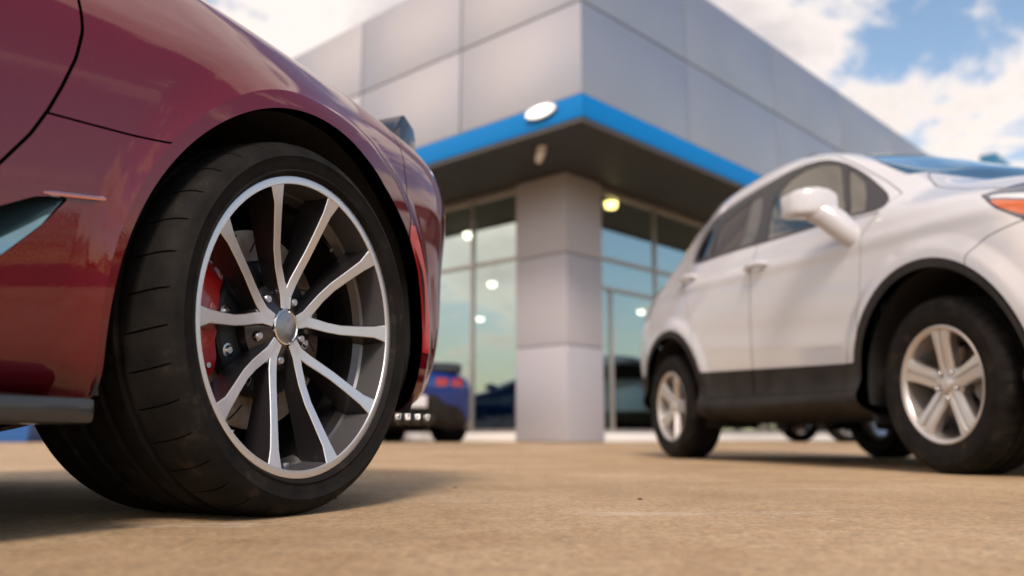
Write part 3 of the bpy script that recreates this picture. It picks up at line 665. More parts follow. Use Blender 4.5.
def build_suv(name, pm):
    root=empty(name); S=loft(tighten(suv_net()),.020,.013,suv_disp)
    side=lambda V: V[:,1]>.40
    AR=.436; FX,RX=-.012,-2.462
    S=S.clip(lambda V: np.where(side(V),circ(FX,.345,AR)(V),1.0)); S=S.clip(lambda V: np.where(side(V),circ(RX,.345,AR)(V),1.0))
    def put(nm,sk,mt,depth=.012):
        sk=sk.flanged(depth) if depth else sk
        return [sk.build(nm,mt,root), sk.mirror(0).build(nm,mt,root)]
    # glass
    front=[(-1.286,1.184),(-1.356,1.345),(-1.369,1.46),(-1.277,1.528),(-1.163,1.552),(-1.029,1.544),(-.887,1.497),(-.845,1.463),(-.617,1.188),(-.60,1.150),(-.741,1.148),(-.964,1.171)]
    quarter=[(-.782,1.440),(-.704,1.395),(-.588,1.317),(-.50,1.22),(-.440,1.131),(-.560,1.143),(-.575,1.188)]
    rear=[(-1.985,1.265),(-2.025,1.388),(-2.012,1.457),(-1.829,1.497),(-1.631,1.515),(-1.555,1.520),(-1.48,1.40),(-1.445,1.267),(-1.455,1.208),(-1.674,1.222),(-1.96,1.238)]
    tail=[(-2.235,1.258),(-2.290,1.335),(-2.262,1.430),(-2.165,1.460),(-2.098,1.369),(-2.060,1.262)]
    trim=[(-2.285,1.230),(-2.400,1.34),(-2.385,1.455),(-2.24,1.535),(-1.987,1.562),(-1.736,1.577),(-1.50,1.586),(-1.226,1.592),(-1.040,1.573),(-.870,1.507),(-.665,1.390),(-.480,1.270),(-.325,1.163),(-.300,1.112),(-.422,1.106),(-.737,1.136),(-1.049,1.155),(-1.282,1.170),(-1.66,1.200)]
    T,S=S.split(lambda V: np.where(side(V),poly_sd(smooth_poly(trim,1))(V),-.1),.003)
    for nm,P in (('door_window',front),('quarter_window',quarter),('rear_door_window',rear),('tail_window',tail)):
        G,T=T.split(lambda V: poly_sd(P)(V),.002); put(nm,G.offset(-.004),M['suv_glass' if P is front or P is quarter else 'privacy_glass'],0)
    put('window_trim',T.offset(-.001),M['pillar_trim'],.006)
    w=poly_sd([(-.98,-.1),(-.95,.42),(-.87,.495),(-.775,.535),(-.627,.581),(-.439,.623),(-.375,.632),(-.345,.56),(-.18,.42),(-.11,.2),(-.10,-.1)],(0,1))
    G,S=S.split(lambda V: np.where((V[:,2]>1.08)&(V[:,0]>-1.02),w(V),-.1),.003); G.offset(-.004).both(0).build('windshield',M['screen_glass'],root)
    rw=poly_sd([(-.1,1.18),(-.1,1.50),(.50,1.48),(.60,1.20)],(1,2))
    G,S=S.split(lambda V: np.where(V[:,0]<-2.9,rw(V),-.1),.003); G.offset(-.004).both(0).build('rear_window',M['car_glass'],root)
    # lamps
    hl=[(.222,1.020),(.312,1.046),(.40,1.04),(.52,1.0),(.64,.93),(.72,.86),(.70,.78),(.56,.815),(.423,.878),(.336,.935)]
    Hs,S=S.split(lambda V: np.where((V[:,0]>.1)&(V[:,1]>.30),np.minimum(poly_sd(hl)(V),V[:,1]-.52),-.1),.003)
    am=[(.275,.985),(.32,.975),(.40,.952),(.50,.915),(.53,.88),(.421,.893),(.342,.938)]
    wl=[(.262,1.004),(.303,1.002),(.40,.982),(.53,.935),(.53,.92),(.40,.957),(.32,.980),(.275,.990)]
    A,Hs=Hs.split(poly_sd(am),.001); WLs,Hs=Hs.split(poly_sd(wl),.001); put('headlight_strip',WLs.offset(.002),M['clear_lens'],.01); put('headlight',Hs.offset(.001),M['head_lens'],.02); put('turn_signal',A.offset(.002),M['amber_lens'],.01)
    tl=[(-2.95,.98),(-2.93,1.22),(-3.5,1.24),(-3.5,.93)]
    X,S=S.split(lambda V: np.where((V[:,0]<-2.9)&(V[:,1]>.52),poly_sd(tl)(V),-.1),.003); put('taillight',X.offset(.004),M['red_lens'],.02)
    gr=poly_sd([(-.1,.48),(-.1,.76),(.42,.74),(.48,.60),(.40,.48)],(1,2))
    X,S=S.split(lambda V: np.where(V[:,0]>.6,gr(V),-.1),.003); X.offset(-.012).both(0).build('front_grille',M['gloss_black'],root)
    # black cladding: sill, arches, bumpers' lower edge
    def clad(V):
        r0=np.hypot(V[:,0]+.030,V[:,2]-.345); r1=np.hypot(V[:,0]-RX,V[:,2]-.345)
        lo=np.interp(V[:,0],[-3.5,-2.9,-2.1,-.43,.4,1],[.56,.56,.525,.452,.44,.42])-V[:,2]
        return np.maximum(np.maximum(.475-r0,.480-r1),lo)
    C,S=S.split(lambda V: np.where(side(V)|(np.abs(V[:,0]+1.2)>1.6),clad(V),.1 if False else clad(V)),.003)
    # door skins
    seam=lambda V: V[:,2]-np.interp(V[:,0],[-2.1,-.43],[.365,.335])
    fd=[(-1.415,.25),(-1.400,.7),(-1.372,1.20),(-1.40,1.46),(-1.30,1.60),(-1.1,1.602),(-.95,1.565),(-.75,1.455),(-.45,1.28),(-.28,1.17),(-.34,1.08),(-.405,1.022),(-.419,.854),(-.436,.65),(-.458,.45),(-.46,.25)]
    rd=[(-1.423,.25),(-1.408,.7),(-1.380,1.20),(-1.408,1.46),(-1.31,1.598),(-1.5,1.603),(-1.95,1.582),(-2.26,1.555),(-2.42,1.44),(-2.40,1.20),(-2.24,1.02),(-2.14,.84),(-1.92,.25)]
    D1,S=S.split(lambda V: np.where(side(V),poly_sd(fd)(V),-.1),.003); D2,S=S.split(lambda V: np.where(side(V),poly_sd(rd)(V),-.1),.003)
    C1,C=C.split(lambda V: np.where(side(V),np.minimum(poly_sd(fd)(V),seam(V)),-.1),.004); C2,C=C.split(lambda V: np.where(side(V),np.minimum(poly_sd(rd)(V),seam(V)),-.1),.004)
    fdo=put('front_door',D1,pm,.014); rdo=put('rear_door',D2,pm,.014)
    for sk,os in ((C1,fdo),(C2,rdo)):
        sk=sk.offset(.004).flanged(.012)
        for s_,o in ((sk,os[0]),(sk.mirror(0),os[1])): s_.build('door_cladding',M['black_plastic'],o)
    put('lower_cladding',C.offset(.007),M['black_plastic'],.03)
    for (x,z,os) in ((-1.310,1.038,fdo),(-2.24,1.138,rdo)):
        for k,o in enumerate(os):
            s=1 if k==0 else -1; e=MB(); y=VYC-(.004 if x>-1.6 else .046)
            e.tube([(x-.10,s*y,z),(x-.09,s*(y+.022),z+.003),(x-.03,s*(y+.040),z+.006),(x+.04,s*(y+.040),z+.006),(x+.085,s*(y+.024),z+.003),(x+.095,s*y,z)],[.012,.017,.0185,.0185,.017,.012],12)
            e.build('handle',[pm],o)
    bump_=poly_sd([(.215,.78),(.229,.797),(.29,.838),(.348,.855),(.43,.874),(.56,.80),(.75,.76),(1.0,.82),(1.0,.1),(.2,.1)],(0,2))
    B,S=S.split(bump_,.004); put('front_bumper',B,pm,.014)
    hood=poly_sd([(-.08,-.1),(-.09,.2),(-.16,.40),(-.338,.545),(-.29,.60),(-.157,.673),(.108,.748),(.267,.755),(.344,.725),(.52,.58),(.64,.42),(.70,.2),(.72,-.1)],(0,1))
    H,S=S.split(lambda V: np.where((V[:,2]>.80)&(V[:,0]>-.42)&(V[:,2]<1.32),hood(V),-.5),.005); H.both(0).build('hood',pm,root)
    RB,S=S.split(lambda V: np.minimum(-2.93-V[:,0],.80-V[:,2]),.004); put('rear_bumper',RB,pm,.014)
    FF,Q=S.split(lambda V: np.minimum(V[:,0]+.75,1.2-V[:,2]-.0*V[:,0]),0.0)
    put('front_fender',FF,pm,.012); put('body_shell',Q,pm,.012)
    # belt strip, mirrors, roof rails
    for s in (1,-1):
        e=MB(); e.tube([(-.62,s*(VYC-.038),1.130),(-.45,s*(VYC-.034),1.106),(-.32,s*(VYC-.034),1.094)],.007,8); e.build('window_sill_strip',[pm],root)
        m=MB()
        secs=[(.040,-.535,1.165,.030,.030),(.052,-.54,1.170,.050,.052),(.085,-.55,1.178,.062,.064),(.13,-.565,1.184,.068,.067),(.18,-.582,1.184,.069,.065),(.215,-.597,1.180,.066,.060),(.234,-.605,1.177,.058,.052),(.242,-.61,1.175,.036,.032)]
        K=28; V_=[];F_=[]
        for (y,xc,zc,hx,hz) in secs:
            for k in range(K):
                a=2*PI*k/K; ca,sa=math.cos(a),math.sin(a); V_.append((xc+hx*math.copysign(abs(ca)**.4,ca),s*(VYC+y),zc+hz*math.copysign(abs(sa)**.4,sa)))
        for i in range(len(secs)-1):
            for k in range(K): F_.append((i*K+k,i*K+(k+1)%K,(i+1)*K+(k+1)%K,(i+1)*K+k))
        F_.append(tuple(range(K))); F_.append(tuple((len(secs)-1)*K+k for k in range(K)))
        m.add(V_,F_); m.tube([(-.565,s*(VYC+.15),1.150),(-.545,s*(VYC+.095),1.135),(-.515,s*(VYC+.045),1.085),(-.490,s*(VYC-.0),1.03),(-.475,s*(VYC-.04),.995)],[.046,.060,.062,.056,.048],18,0,True)
        m.build('door_mirror',[pm,M['mirror_grey']],root)
        r=MB(); r.tube([(-2.55,s*(VYC-.335),1.625),(-2.40,s*(VYC-.325),1.665),(-1.8,s*(VYC-.322),1.69),(-1.25,s*(VYC-.325),1.66),(-1.12,s*(VYC-.33),1.622)],.014,8); r.build('roof_rail',[M['black_plastic']],root)
    # arches' liners, underbody, cabin
    for cx in (FX,RX):
        for s in (1,-1):
            e=MB(); T=Matrix.Translation((cx,s*(VYC-.02),.345)); e.lathe([(AR+.012,0),(AR+.012,-s*.34),(.02,-s*.34)],40,0,T,math.radians(-20),math.radians(200)); e.build('wheel_well',[M['dark']],root)
    u=MB(); u.box((-2.05,-.76,.235),(-.46,.76,.34),0,.02); u.box((-3.1,-.6,.34),(-2.0,.6,.55),0,.03); u.box((-.5,-.5,.24),(.62,.5,.5),0,.03); u.box((-2.0,-.80,.34),(-.45,.80,.50),0,.02)
    u.tube([(-1.9,.25,.215),(-.5,.22,.205)],.035,10); u.tube([(-2.515,-.7,.32),(-2.515,.7,.32)],.045,10); u.tube([(0,-.7,.30),(0,.7,.30)],.035,10); u.box((-.40,-.52,.5),(.5,.52,.95),0,.03)
    u.build('underbody',[M['dark']],root)
    for (x,ys) in ((-1.2,(.36,-.36)),(-2.0,(.36,-.36))):
        for y in ys:
            e=MB(); e.box((x-.05,y-.24,.55),(x+.45,y+.24,.75),0,.06); e.box((x-.22,y-.23,.6),(x-.04,y+.23,1.22),0,.06); e.box((x-.20,y-.12,1.24),(x-.10,y+.12,1.42),0,.04); e.build('seat',[M['seat']],root)
    d=MB(); d.box((-.55,-.70,.75),(-.2,.70,1.08),0,.05); d.build('dashboard',[M['black_plastic']],root)
    for x in (0,-WB):
        for s in (1,-1): suv_wheel(root,(x,s*VYC,.335),s<0,spin=math.radians(1.4 if x==0 else 20))
    return root
M['suv_glass']=glass_mat('suv_side_glass',(.07,.055,.048),.13,(1,.93,.82))
M['privacy_glass']=glass_mat('privacy_glass',(.035,.028,.025),.05,(.9,.86,.82))
M['screen_glass']=glass_mat('suv_screen_glass',(.10,.14,.16),.30,(.75,.92,1))
M['pillar_trim']=mat('pillar_trim',(.018,.015,.015),.4)
M['head_lens']=mat('headlamp_lens',(.05,.06,.10),.08,.2,coat=1)
M['handle']=mat('door_handle',(.62,.60,.60),.2,.5,coat=1)
M['mirror_grey']=mat('mirror_stalk',(.42,.41,.41),.45)
M['seat']=mat('seat_cloth',(.06,.052,.048),.8)
# ------------------------------------------------------------------ daylight
SUN_AZ, SUN_EL = math.radians(-177), math.radians(42)
def make_world():
    w=bpy.data.worlds.new('World'); SC.world=w; w.use_nodes=True; nt=w.node_tree; bg=nt.nodes['Background']
    def n(t,**kw):
        x=nt.nodes.new(t)
        for k,v in kw.items(): setattr(x,k,v)
        return x
    L=nt.links.new
    sky=n('ShaderNodeTexSky',sky_type='NISHITA',sun_disc=False,sun_elevation=SUN_EL,sun_rotation=SUN_AZ%(2*PI),air_density=1.0,dust_density=1.5,ozone_density=1.5)
    tc=n('ShaderNodeTexCoord'); sp=n('ShaderNodeSeparateXYZ'); L(tc.outputs['Generated'],sp.inputs[0])
    def math_(op,a,b=None,clamp=False):
        m=n('ShaderNodeMath',operation=op,use_clamp=clamp)
        for i,v in enumerate((a,b)):
            if v is None: continue
            if hasattr(v,'links'): L(v,m.inputs[i])
            else: m.inputs[i].default_value=v
        return m.outputs[0]
    z=math_('MAXIMUM',sp.outputs['Z'],0.0); den=math_('ADD',z,.16)
    cx=math_('DIVIDE',sp.outputs['X'],den); cy=math_('DIVIDE',sp.outputs['Y'],den)
    cb=n('ShaderNodeCombineXYZ'); L(cx,cb.inputs[0]); L(cy,cb.inputs[1]); cb.inputs[2].default_value=CLOUD_SEED
    def noise_(vec,scale,det,rough,dist=0):
        t=n('ShaderNodeTexNoise'); L(vec,t.inputs['Vector']); t.inputs['Scale'].default_value=scale; t.inputs['Detail'].default_value=det; t.inputs['Roughness'].default_value=rough; t.inputs['Distortion'].default_value=dist; return t.outputs['Fac']
    a=noise_(cb.outputs[0],1.55,11,.62,.25); b=noise_(cb.outputs[0],.5,3,.5)
    s=math_('ADD',math_('MULTIPLY',a,.75),math_('MULTIPLY',b,.35))
    e_=n('ShaderNodeVectorMath',operation='DOT_PRODUCT'); L(tc.outputs['Generated'],e_.inputs[0]); ea=math.radians(135); e_.inputs[1].default_value=(math.sin(ea),math.cos(ea),.15)
    s=math_('SUBTRACT',s,math_('MULTIPLY',math_('MAXIMUM',e_.outputs['Value'],0.0),.042))             # clearer sky to the south-east
    w_=n('ShaderNodeVectorMath',operation='DOT_PRODUCT'); L(tc.outputs['Generated'],w_.inputs[0]); wa,we=math.radians(-17),math.radians(28); w_.inputs[1].default_value=(math.sin(wa)*math.cos(we),math.cos(wa)*math.cos(we),math.sin(we))
    s=math_('ADD',s,math_('MULTIPLY',math_('POWER',math_('MAXIMUM',w_.outputs['Value'],0.0),60.0),.10))
    mr=n('ShaderNodeMapRange',interpolation_type='SMOOTHSTEP'); L(s,mr.inputs['Value']); mr.inputs['From Min'].default_value=.515; mr.inputs['From Max'].default_value=.575
    cov=mr.outputs['Result']
    # clouds: bright tops, greyer thick cores
    cr=n('ShaderNodeValToRGB'); L(a,cr.inputs[0]); e=cr.color_ramp.elements; e[0].position=.50; e[0].color=(6.4,5.8,5.45,1); e[1].position=.72; e[1].color=(3.2,3.0,3.3,1)
    mx=n('ShaderNodeMix',data_type='RGBA'); L(cov,mx.inputs[0]); 
    sc=n('ShaderNodeMix',data_type='RGBA',blend_type='MULTIPLY'); sc.inputs[0].default_value=1; L(sky.outputs[0],sc.inputs[6]); sc.inputs[7].default_value=(1.25,1.22,1.12,1)
    L(sc.outputs[2],mx.inputs[6]); L(cr.outputs[0],mx.inputs[7])
    # warm evening band low over the horizon
    hz=math_('POWER',math_('SUBTRACT',1.0,z,True),10.0); hz=math_('MULTIPLY',hz,.85)
    m2=n('ShaderNodeMix',data_type='RGBA'); L(hz,m2.inputs[0]); L(mx.outputs[2],m2.inputs[6]); m2.inputs[7].default_value=(6.6,4.7,2.2,1)
    # bright evening glow behind the western clouds
    g=n('ShaderNodeVectorMath',operation='DOT_PRODUCT'); L(tc.outputs['Generated'],g.inputs[0]); ga,ge=math.radians(-97),math.radians(29)
    g.inputs[1].default_value=(math.sin(ga)*math.cos(ge),math.cos(ga)*math.cos(ge),math.sin(ge))
    gp=math_('POWER',math_('MAXIMUM',g.outputs['Value'],0.0),26.0); gc=n('ShaderNodeMix',data_type='RGBA',blend_type='ADD'); L(math_('MULTIPLY',gp,1.0),gc.inputs[0]); L(m2.outputs[2],gc.inputs[6]); gc.inputs[7].default_value=(14.0,9.8,6.4,1); m2=gc
    L(m2.outputs[2],bg.inputs['Color']); bg.inputs['Strength'].default_value=.10
CLOUD_SEED=98.41
make_world()
sd=bpy.data.lights.new('sun','SUN'); sd.energy=2.0; sd.angle=math.radians(14.0); sd.color=(1,.84,.70)
so=bpy.data.objects.new('sun',sd); COL.objects.link(so)
so.rotation_euler=Vector((math.sin(SUN_AZ)*math.cos(SUN_EL),math.cos(SUN_AZ)*math.cos(SUN_EL),math.sin(SUN_EL))).to_track_quat('Z','Y').to_euler()

# ------------------------------------------------------------------ camera
f_px,pitch,roll,cam_h=868.8,.170,.002,.1343
cd=bpy.data.cameras.new('camera'); cd.sensor_width=36; cd.lens=f_px*36/1024; cd.clip_start=.02; cd.clip_end=2000
co=bpy.data.objects.new('camera',cd); COL.objects.link(co); co.location=(0,0,cam_h)
co.rotation_euler=(Matrix.Rotation(PI/2+pitch,4,'X')@Matrix.Rotation(roll,4,'Z')).to_euler()
cd.dof.use_dof=True; cd.dof.focus_distance=1.53; cd.dof.aperture_fstop=2.2; SC.camera=co
SC.view_settings.view_transform='Standard'; SC.view_settings.look='None'; SC.view_settings.gamma=1; SC.view_settings.exposure=.74; SC.view_settings.use_curve_mapping=False
SC.render.engine='CYCLES'; SC.cycles.max_bounces=8; SC.cycles.transparent_max_bounces=16; SC.cycles.use_denoising=True; SC.cycles.caustics_reflective=False; SC.cycles.sample_clamp_indirect=6

# ------------------------------------------------------------------ the lot
def gz(y): t=min(1,max(0,(y-6.5)/5.5)); return .062*t*t*(3-2*t)
m=M['concrete']=mat('lot_concrete',(.42,.32,.22),.68); v=obj_coord(m)
n1=noise(m,v,.9,8,.62); n2=noise(m,v,7,6,.65); n3=noise(m,v,75,5,.7); n4=noise(m,v,320,3,.6)
c0=ramp(m,n1,[(.3,(.31,.21,.115)),(.5,(.42,.295,.175)),(.70,(.52,.385,.25))])
c1=mixc(m,.5,c0,ramp(m,n2,[(.3,(.42,.36,.30)),(.55,(.5,.5,.5)),(.8,(.57,.56,.55))]),'OVERLAY')
c2=mixc(m,.55,c1,ramp(m,n3,[(.22,(.12,.11,.10)),(.5,(.5,.5,.5)),(.78,(.78,.76,.72))]),'OVERLAY')
vo=nd(m,'ShaderNodeTexVoronoi'); vo.inputs['Scale'].default_value=38; lk(m,v,vo.inputs['Vector'])
pit=ramp(m,vo.outputs['Distance'],[(.03,(1,1,1)),(.075,(0,0,0))]); pm_=ramp(m,n2,[(.52,(0,0,0)),(.60,(1,1,1))]); pmask=mixc(m,1,pit,pm_,'MULTIPLY')
c2=mixc(m,.5,c2,ramp(m,n4,[(.25,(.2,.19,.18)),(.5,(.5,.5,.5)),(.8,(.74,.72,.70))]),'OVERLAY')
sc_=noise(m,obj_coord(m,(.9,4.5,1)),1.1,6,.62,.4); c2=mixc(m,ramp(m,sc_,[(.60,(0,0,0)),(.70,(.5,.5,.5))]),c2,(.60,.52,.44))
n5=noise(m,v,21,4,.6); c2=mixc(m,.25,c2,ramp(m,n5,[(.28,(.22,.20,.18)),(.5,(.5,.5,.5)),(.74,(.70,.69,.67))]),'OVERLAY')
vg=nd(m,'ShaderNodeTexVoronoi'); vg.inputs['Scale'].default_value=120; lk(m,v,vg.inputs['Vector']); c2=mixc(m,.35,c2,ramp(m,vg.outputs['Color'],[(.1,(.12,.11,.10)),(.35,(.5,.5,.5)),(.7,(.5,.5,.5)),(.95,(.85,.83,.80))]),'OVERLAY')
c3=mixc(m,pmask,c2,(.10,.075,.055))
st=noise(m,obj_coord(m,(.5,1.6,1)),1.3,5,.6,.6); sm=ramp(m,st,[(.58,(0,0,0)),(.72,(.55,.55,.55))])
c4=mixc(m,sm,c3,(.24,.185,.14)); lk(m,c4,bsdf(m).inputs['Base Color'])
hsum=nd(m,'ShaderNodeMath',operation='ADD'); lk(m,n3,hsum.inputs[0]); hm=nd(m,'ShaderNodeMath',operation='MULTIPLY'); lk(m,n4,hm.inputs[0]); hm.inputs[1].default_value=.5; lk(m,hm.outputs[0],hsum.inputs[1])
hp=nd(m,'ShaderNodeMath',operation='SUBTRACT'); lk(m,hsum.outputs[0],hp.inputs[0]); lk(m,pmask,hp.inputs[1]); bump(m,hp.outputs[0],.8,.004)
ys=[-400,-90,-30,-10,-4,-1,0,1,2,3,4,5,6,6.5]+[6.5+.5*k for k in range(1,12)]+[13,16,22,35,70,150,400]; xs=[-400,-120,-40,-15,-6,-2,0,2,6,15,40,120,400]
V=[(x,y,gz(y)) for y in ys for x in xs]; nx=len(xs)
F=[(j*nx+i,j*nx+i+1,(j+1)*nx+i+1,(j+1)*nx+i) for j in range(len(ys)-1) for i in range(nx-1)]
tag(mesh_obj('ground',V,F,M['concrete']),kind='structure')
m=M['unseen_asphalt']=mat('unseen_asphalt',(.05,.05,.05),.85); v=obj_coord(m); lk(m,ramp(m,noise(m,v,40,5,.7),[(.3,(.03,.03,.031)),(.75,(.07,.068,.066))]),bsdf(m).inputs['Base Color']); bump(m,noise(m,v,160,4,.7),.5,.004)
tag(mesh_obj('unseen_road',[(2.7,-60,.004),(2.7,.2,.004),(7.6,6.4,.004),(60,6.4,.004),(60,-60,.004)],[(0,4,3,2,1)],M['unseen_asphalt'],smooth=False),kind='structure')  # out of view, added to darken what the maroon paint reflects

# ------------------------------------------------------------------ dealership
BO=Vector((.830,13.0,.062)); BA=.8209
Rv=Vector((math.cos(BA),math.sin(BA),0)); Lv=Vector((-math.sin(BA),math.cos(BA),0))
def B2W(x,y,z): return BO+Rv*x+Lv*y+Vector((0,0,z))
m=M['panel']=mat('composite_panel',(.40,.42,.48),.36,.72,coat=.2,coat_rough=.2); v=obj_coord(m)
lk(m,ramp(m,noise(m,v,.7,3),[(.3,(.36,.37,.42)),(.75,(.395,.405,.455))]),bsdf(m).inputs['Base Color'])
M['column']=mat('column_panel',(.42,.41,.46),.5,.2)
M['reveal']=mat('panel_reveal',(.07,.07,.075),.6)
M['band']=mat('blue_band',(.0,.17,.50),.5,0,spec=.2)
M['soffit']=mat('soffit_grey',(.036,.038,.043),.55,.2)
M['alu']=mat('anodised_frame',(.42,.40,.39),.38,.6)
M['white_base']=mat('white_base',(.80,.79,.79),.6)
M['in_floor']=mat('showroom_floor',(.16,.15,.145),.25)
M['in_wall']=mat('showroom_wall',(.17,.17,.17),.7)
M['in_ceil']=mat('showroom_ceiling',(.20,.20,.20),.8)
M['lamp_on']=mat('lamp_lit',(.9,.8,.6),.4,emis=(1,.86,.60),es=16)
M['lamp_bright']=mat('lamp_lit_bright',(.9,.85,.7),.4,emis=(1,.9,.68),es=9)
M['lamp_yellow']=mat('lamp_lit_yellow',(.9,.7,.3),.4,emis=(1,.70,.22),es=14)
M['glint_white']=mat('glint_glow_white',(.9,.9,.9),.4,emis=(1,.95,.85),es=.55)  # glow of the added sun-glint oval
M['roofing']=mat('roofing_grey',(.25,.25,.25),.8)
XR,YL,OV=22.0,19.0,1.58; ZS,ZB,ZM,ZP=4.15,4.508,5.83,7.14
bld=empty('dealership_building',BO,BA); tag(bld,'pale grey panelled dealership with a blue band above its glass shop front','building')
def seams(first,step,end):
    s=[first]
    while s[-1]+step<end: s.append(s[-1]+step)
    return s
g=.022
for nm,sl,end in (('left',seams(2.31,2.45,YL+OV),YL+OV),('right',seams(2.62,2.98,XR+OV),XR+OV)):
    w=MB(); ed=[0]+sl+[end]
    for a,b in zip(ed[:-1],ed[1:]):
        for z0,z1 in ((ZB,ZM),(ZM,ZP)):
            a_=a+(g/2 if a>0 else (0 if nm=='left' else .05)); lo_z=z0+g/2; hi_z=z1-(g/2 if z1<ZP else 0)
            if nm=='left': w.box((-OV,-OV+a_,lo_z),(-OV+.05,-OV+b-g/2,hi_z),0,.006)
            else: w.box((-OV+a_,-OV,lo_z),(-OV+b-g/2,-OV+.05,hi_z),0,.006)
    w.build('wall_cladding',[M['panel']],bld)
w=MB(); w.box((-OV+.03,-OV+.03,ZS+.09),(-OV+.30,YL,ZP-.02)); w.box((-OV+.30,-OV+.03,ZS+.09),(XR,-OV+.30,ZP-.02)); w.build('parapet_wall',[M['reveal']],bld)
w=MB(); w.box((-OV-.02,-OV-.02,ZS+.04),(-OV+.04,YL,ZB-.006),0,.006); w.box((-OV+.04,-OV-.02,ZS+.04),(XR,-OV+.04,ZB-.006),0,.006); w.build('blue_band',[M['band']],bld)
w=MB(); w.box((-OV-.005,-OV-.005,ZS-.02),(-OV+.06,YL,ZS+.035)); w.box((-OV+.06,-OV-.005,ZS-.02),(XR,-OV+.06,ZS+.035)); w.build('band_drip_edge',[M['reveal']],bld)
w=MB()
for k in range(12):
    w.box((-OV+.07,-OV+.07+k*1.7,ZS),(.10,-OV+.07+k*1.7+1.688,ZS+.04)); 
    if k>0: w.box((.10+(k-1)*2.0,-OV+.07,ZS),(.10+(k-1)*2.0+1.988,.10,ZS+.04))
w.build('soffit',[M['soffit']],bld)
w=MB(); w.box((-OV+.05,-OV+.05,ZP-.35),(XR,YL,ZP-.20)); w.build('roof',[M['roofing']],bld)
# corner column in three lifts
w=MB(); zz=[0,1.455,2.872,ZS-.002]
for z0,z1 in zip(zz[:-1],zz[1:]): w.box((0,0,z0+.008),(.90,1.05,z1-.008),0,.008)
w.box((.02,.02,0),(.88,1.03,ZS-.002),1); w.build('corner_column',[M['column'],M['reveal']],bld)
# shop front: bays of glass in aluminium frames
def bay(side,a,b,trs,jamb=None):
    w=MB(); fw=.055
    def bx(u0,u1,z0,z1,m=0):
        if side=='L': w.box((.09,u0,z0),(.17,u1,z1),m,.006)
        else: w.box((u0,.09,z0),(u1,.17,z1),m,.006)
    bx(a,a+fw,.14,ZS-.01); bx(b-fw+.052,b,.14,ZS-.01) if False else None
    bx(a+fw,b,ZS-.12,ZS-.01); bx(a+fw,b,.14,.20)
    for t in trs: bx(a+fw,b,t-.03,t+.03)
    if jamb:
        for j in jamb: bx(j,j+.06,.20,trs[-1]-.03)
    o=w.build('window',[M['alu']],bld)
    p=MB()
    if side=='L': p.add([(.127,a+fw-.01,.16),(.127,b,.16),(.127,b,ZS-.05),(.127,a+fw-.01,ZS-.05)],[(3,2,1,0)])
    else: p.add([(a+fw-.01,.127,.16),(b,.127,.16),(b,.127,ZS-.05),(a+fw-.01,.127,ZS-.05)],[(0,1,2,3)])
    p.build('pane',[M['shop_glass']],o,smooth=False)
ey=[1.05,2.13]+[2.13+1.5*k for k in range(1,11)]
for a,b in zip(ey[:-1],ey[1:]): bay('L',a,b,[2.95])
ex=[.90,2.56]+[2.56+1.9*k for k in range(1,10)]
for k,(a,b) in enumerate(zip(ex[:-1],ex[1:])): bay('R',a,b,[2.95,2.46] if k==0 else [2.95],[1.24] if k==0 else None)
w=MB(); w.box((.05,1.052,0),(.20,ey[-1],.138),0,.006); w.box((.902,.05,0),(ex[-1],.20,.138),0,.006); w.build('base_wall',[M['white_base']],bld)
w=MB(); w.box((XR-.2,.2,0),(XR,YL,ZS)); w.box((.2,YL-.2,0),(XR-.2,YL,ZS)); w.box((ex[-1],.02,0),(XR,.2,ZS)); w.box((.02,ey[-1],0),(.2,YL,ZS)); w.box((9.5,9.5,.02),(16,9.7,2.9)); w.build('back_wall',[M['in_wall']],bld)
w=MB(); w.box((.2,.2,.004),(XR-.2,YL-.2,.02)); w.build('showroom_floor',[M['in_floor']],bld)
w=MB(); w.box((.18,.18,ZS-.03),(XR-.2,YL-.2,ZS+.02)); w.build('showroom_ceiling',[M['in_ceil']],bld)

def ray(u,vv):
    d=Vector(((u-512)/f_px,-(vv-288)/f_px,-1)); d.rotate(co.rotation_euler); return d
def ceiling_lamp(u,vv,label,mt,z=4.08,r=.10):
    d=ray(u,vv); t=(z-cam_h)/d.z; p=Vector((0,0,cam_h))+d*t
    e=empty('ceiling_lamp',(p.x,p.y,4.18)); b=MB(); T=Matrix.Rotation(PI/2,4,'X')
    b.lathe([(.03,0),(.03,.05),(r*.75,.06),(r,.085),(r*1.02,.10),(r*.97,.10)],28,0,Matrix.Rotation(-PI/2,4,'X')); b.build('housing',[M['alu']],e)
    q=MB(); q.lathe([(0,.210),(r*.55,.205),(r*.85,.175),(r*.95,.10)],28,0,Matrix.Rotation(-PI/2,4,'X')); q.build('lamp_diffuser',[mt],e)
    tag(e,label,'ceiling lamp','lit lamps inside the showroom'); return e
ceiling_lamp(468,233,'lit lamp behind the mullion, highest in the window left of the column',M['lamp_bright'])
ceiling_lamp(492,283,'lit lamp just below the transom bar left of the column',M['lamp_bright'],r=.12)
ceiling_lamp(480,318,'small far lit lamp, lowest in the window left of the column',M['lamp_bright'],r=.12)
ceiling_lamp(611,206,'yellow lit lamp at the top of the window right of the column',M['lamp_yellow'],z=4.02,r=.12)
ceiling_lamp(641,311,'faint lit lamp low in the window beside the white car',M['lamp_bright'],r=.12)
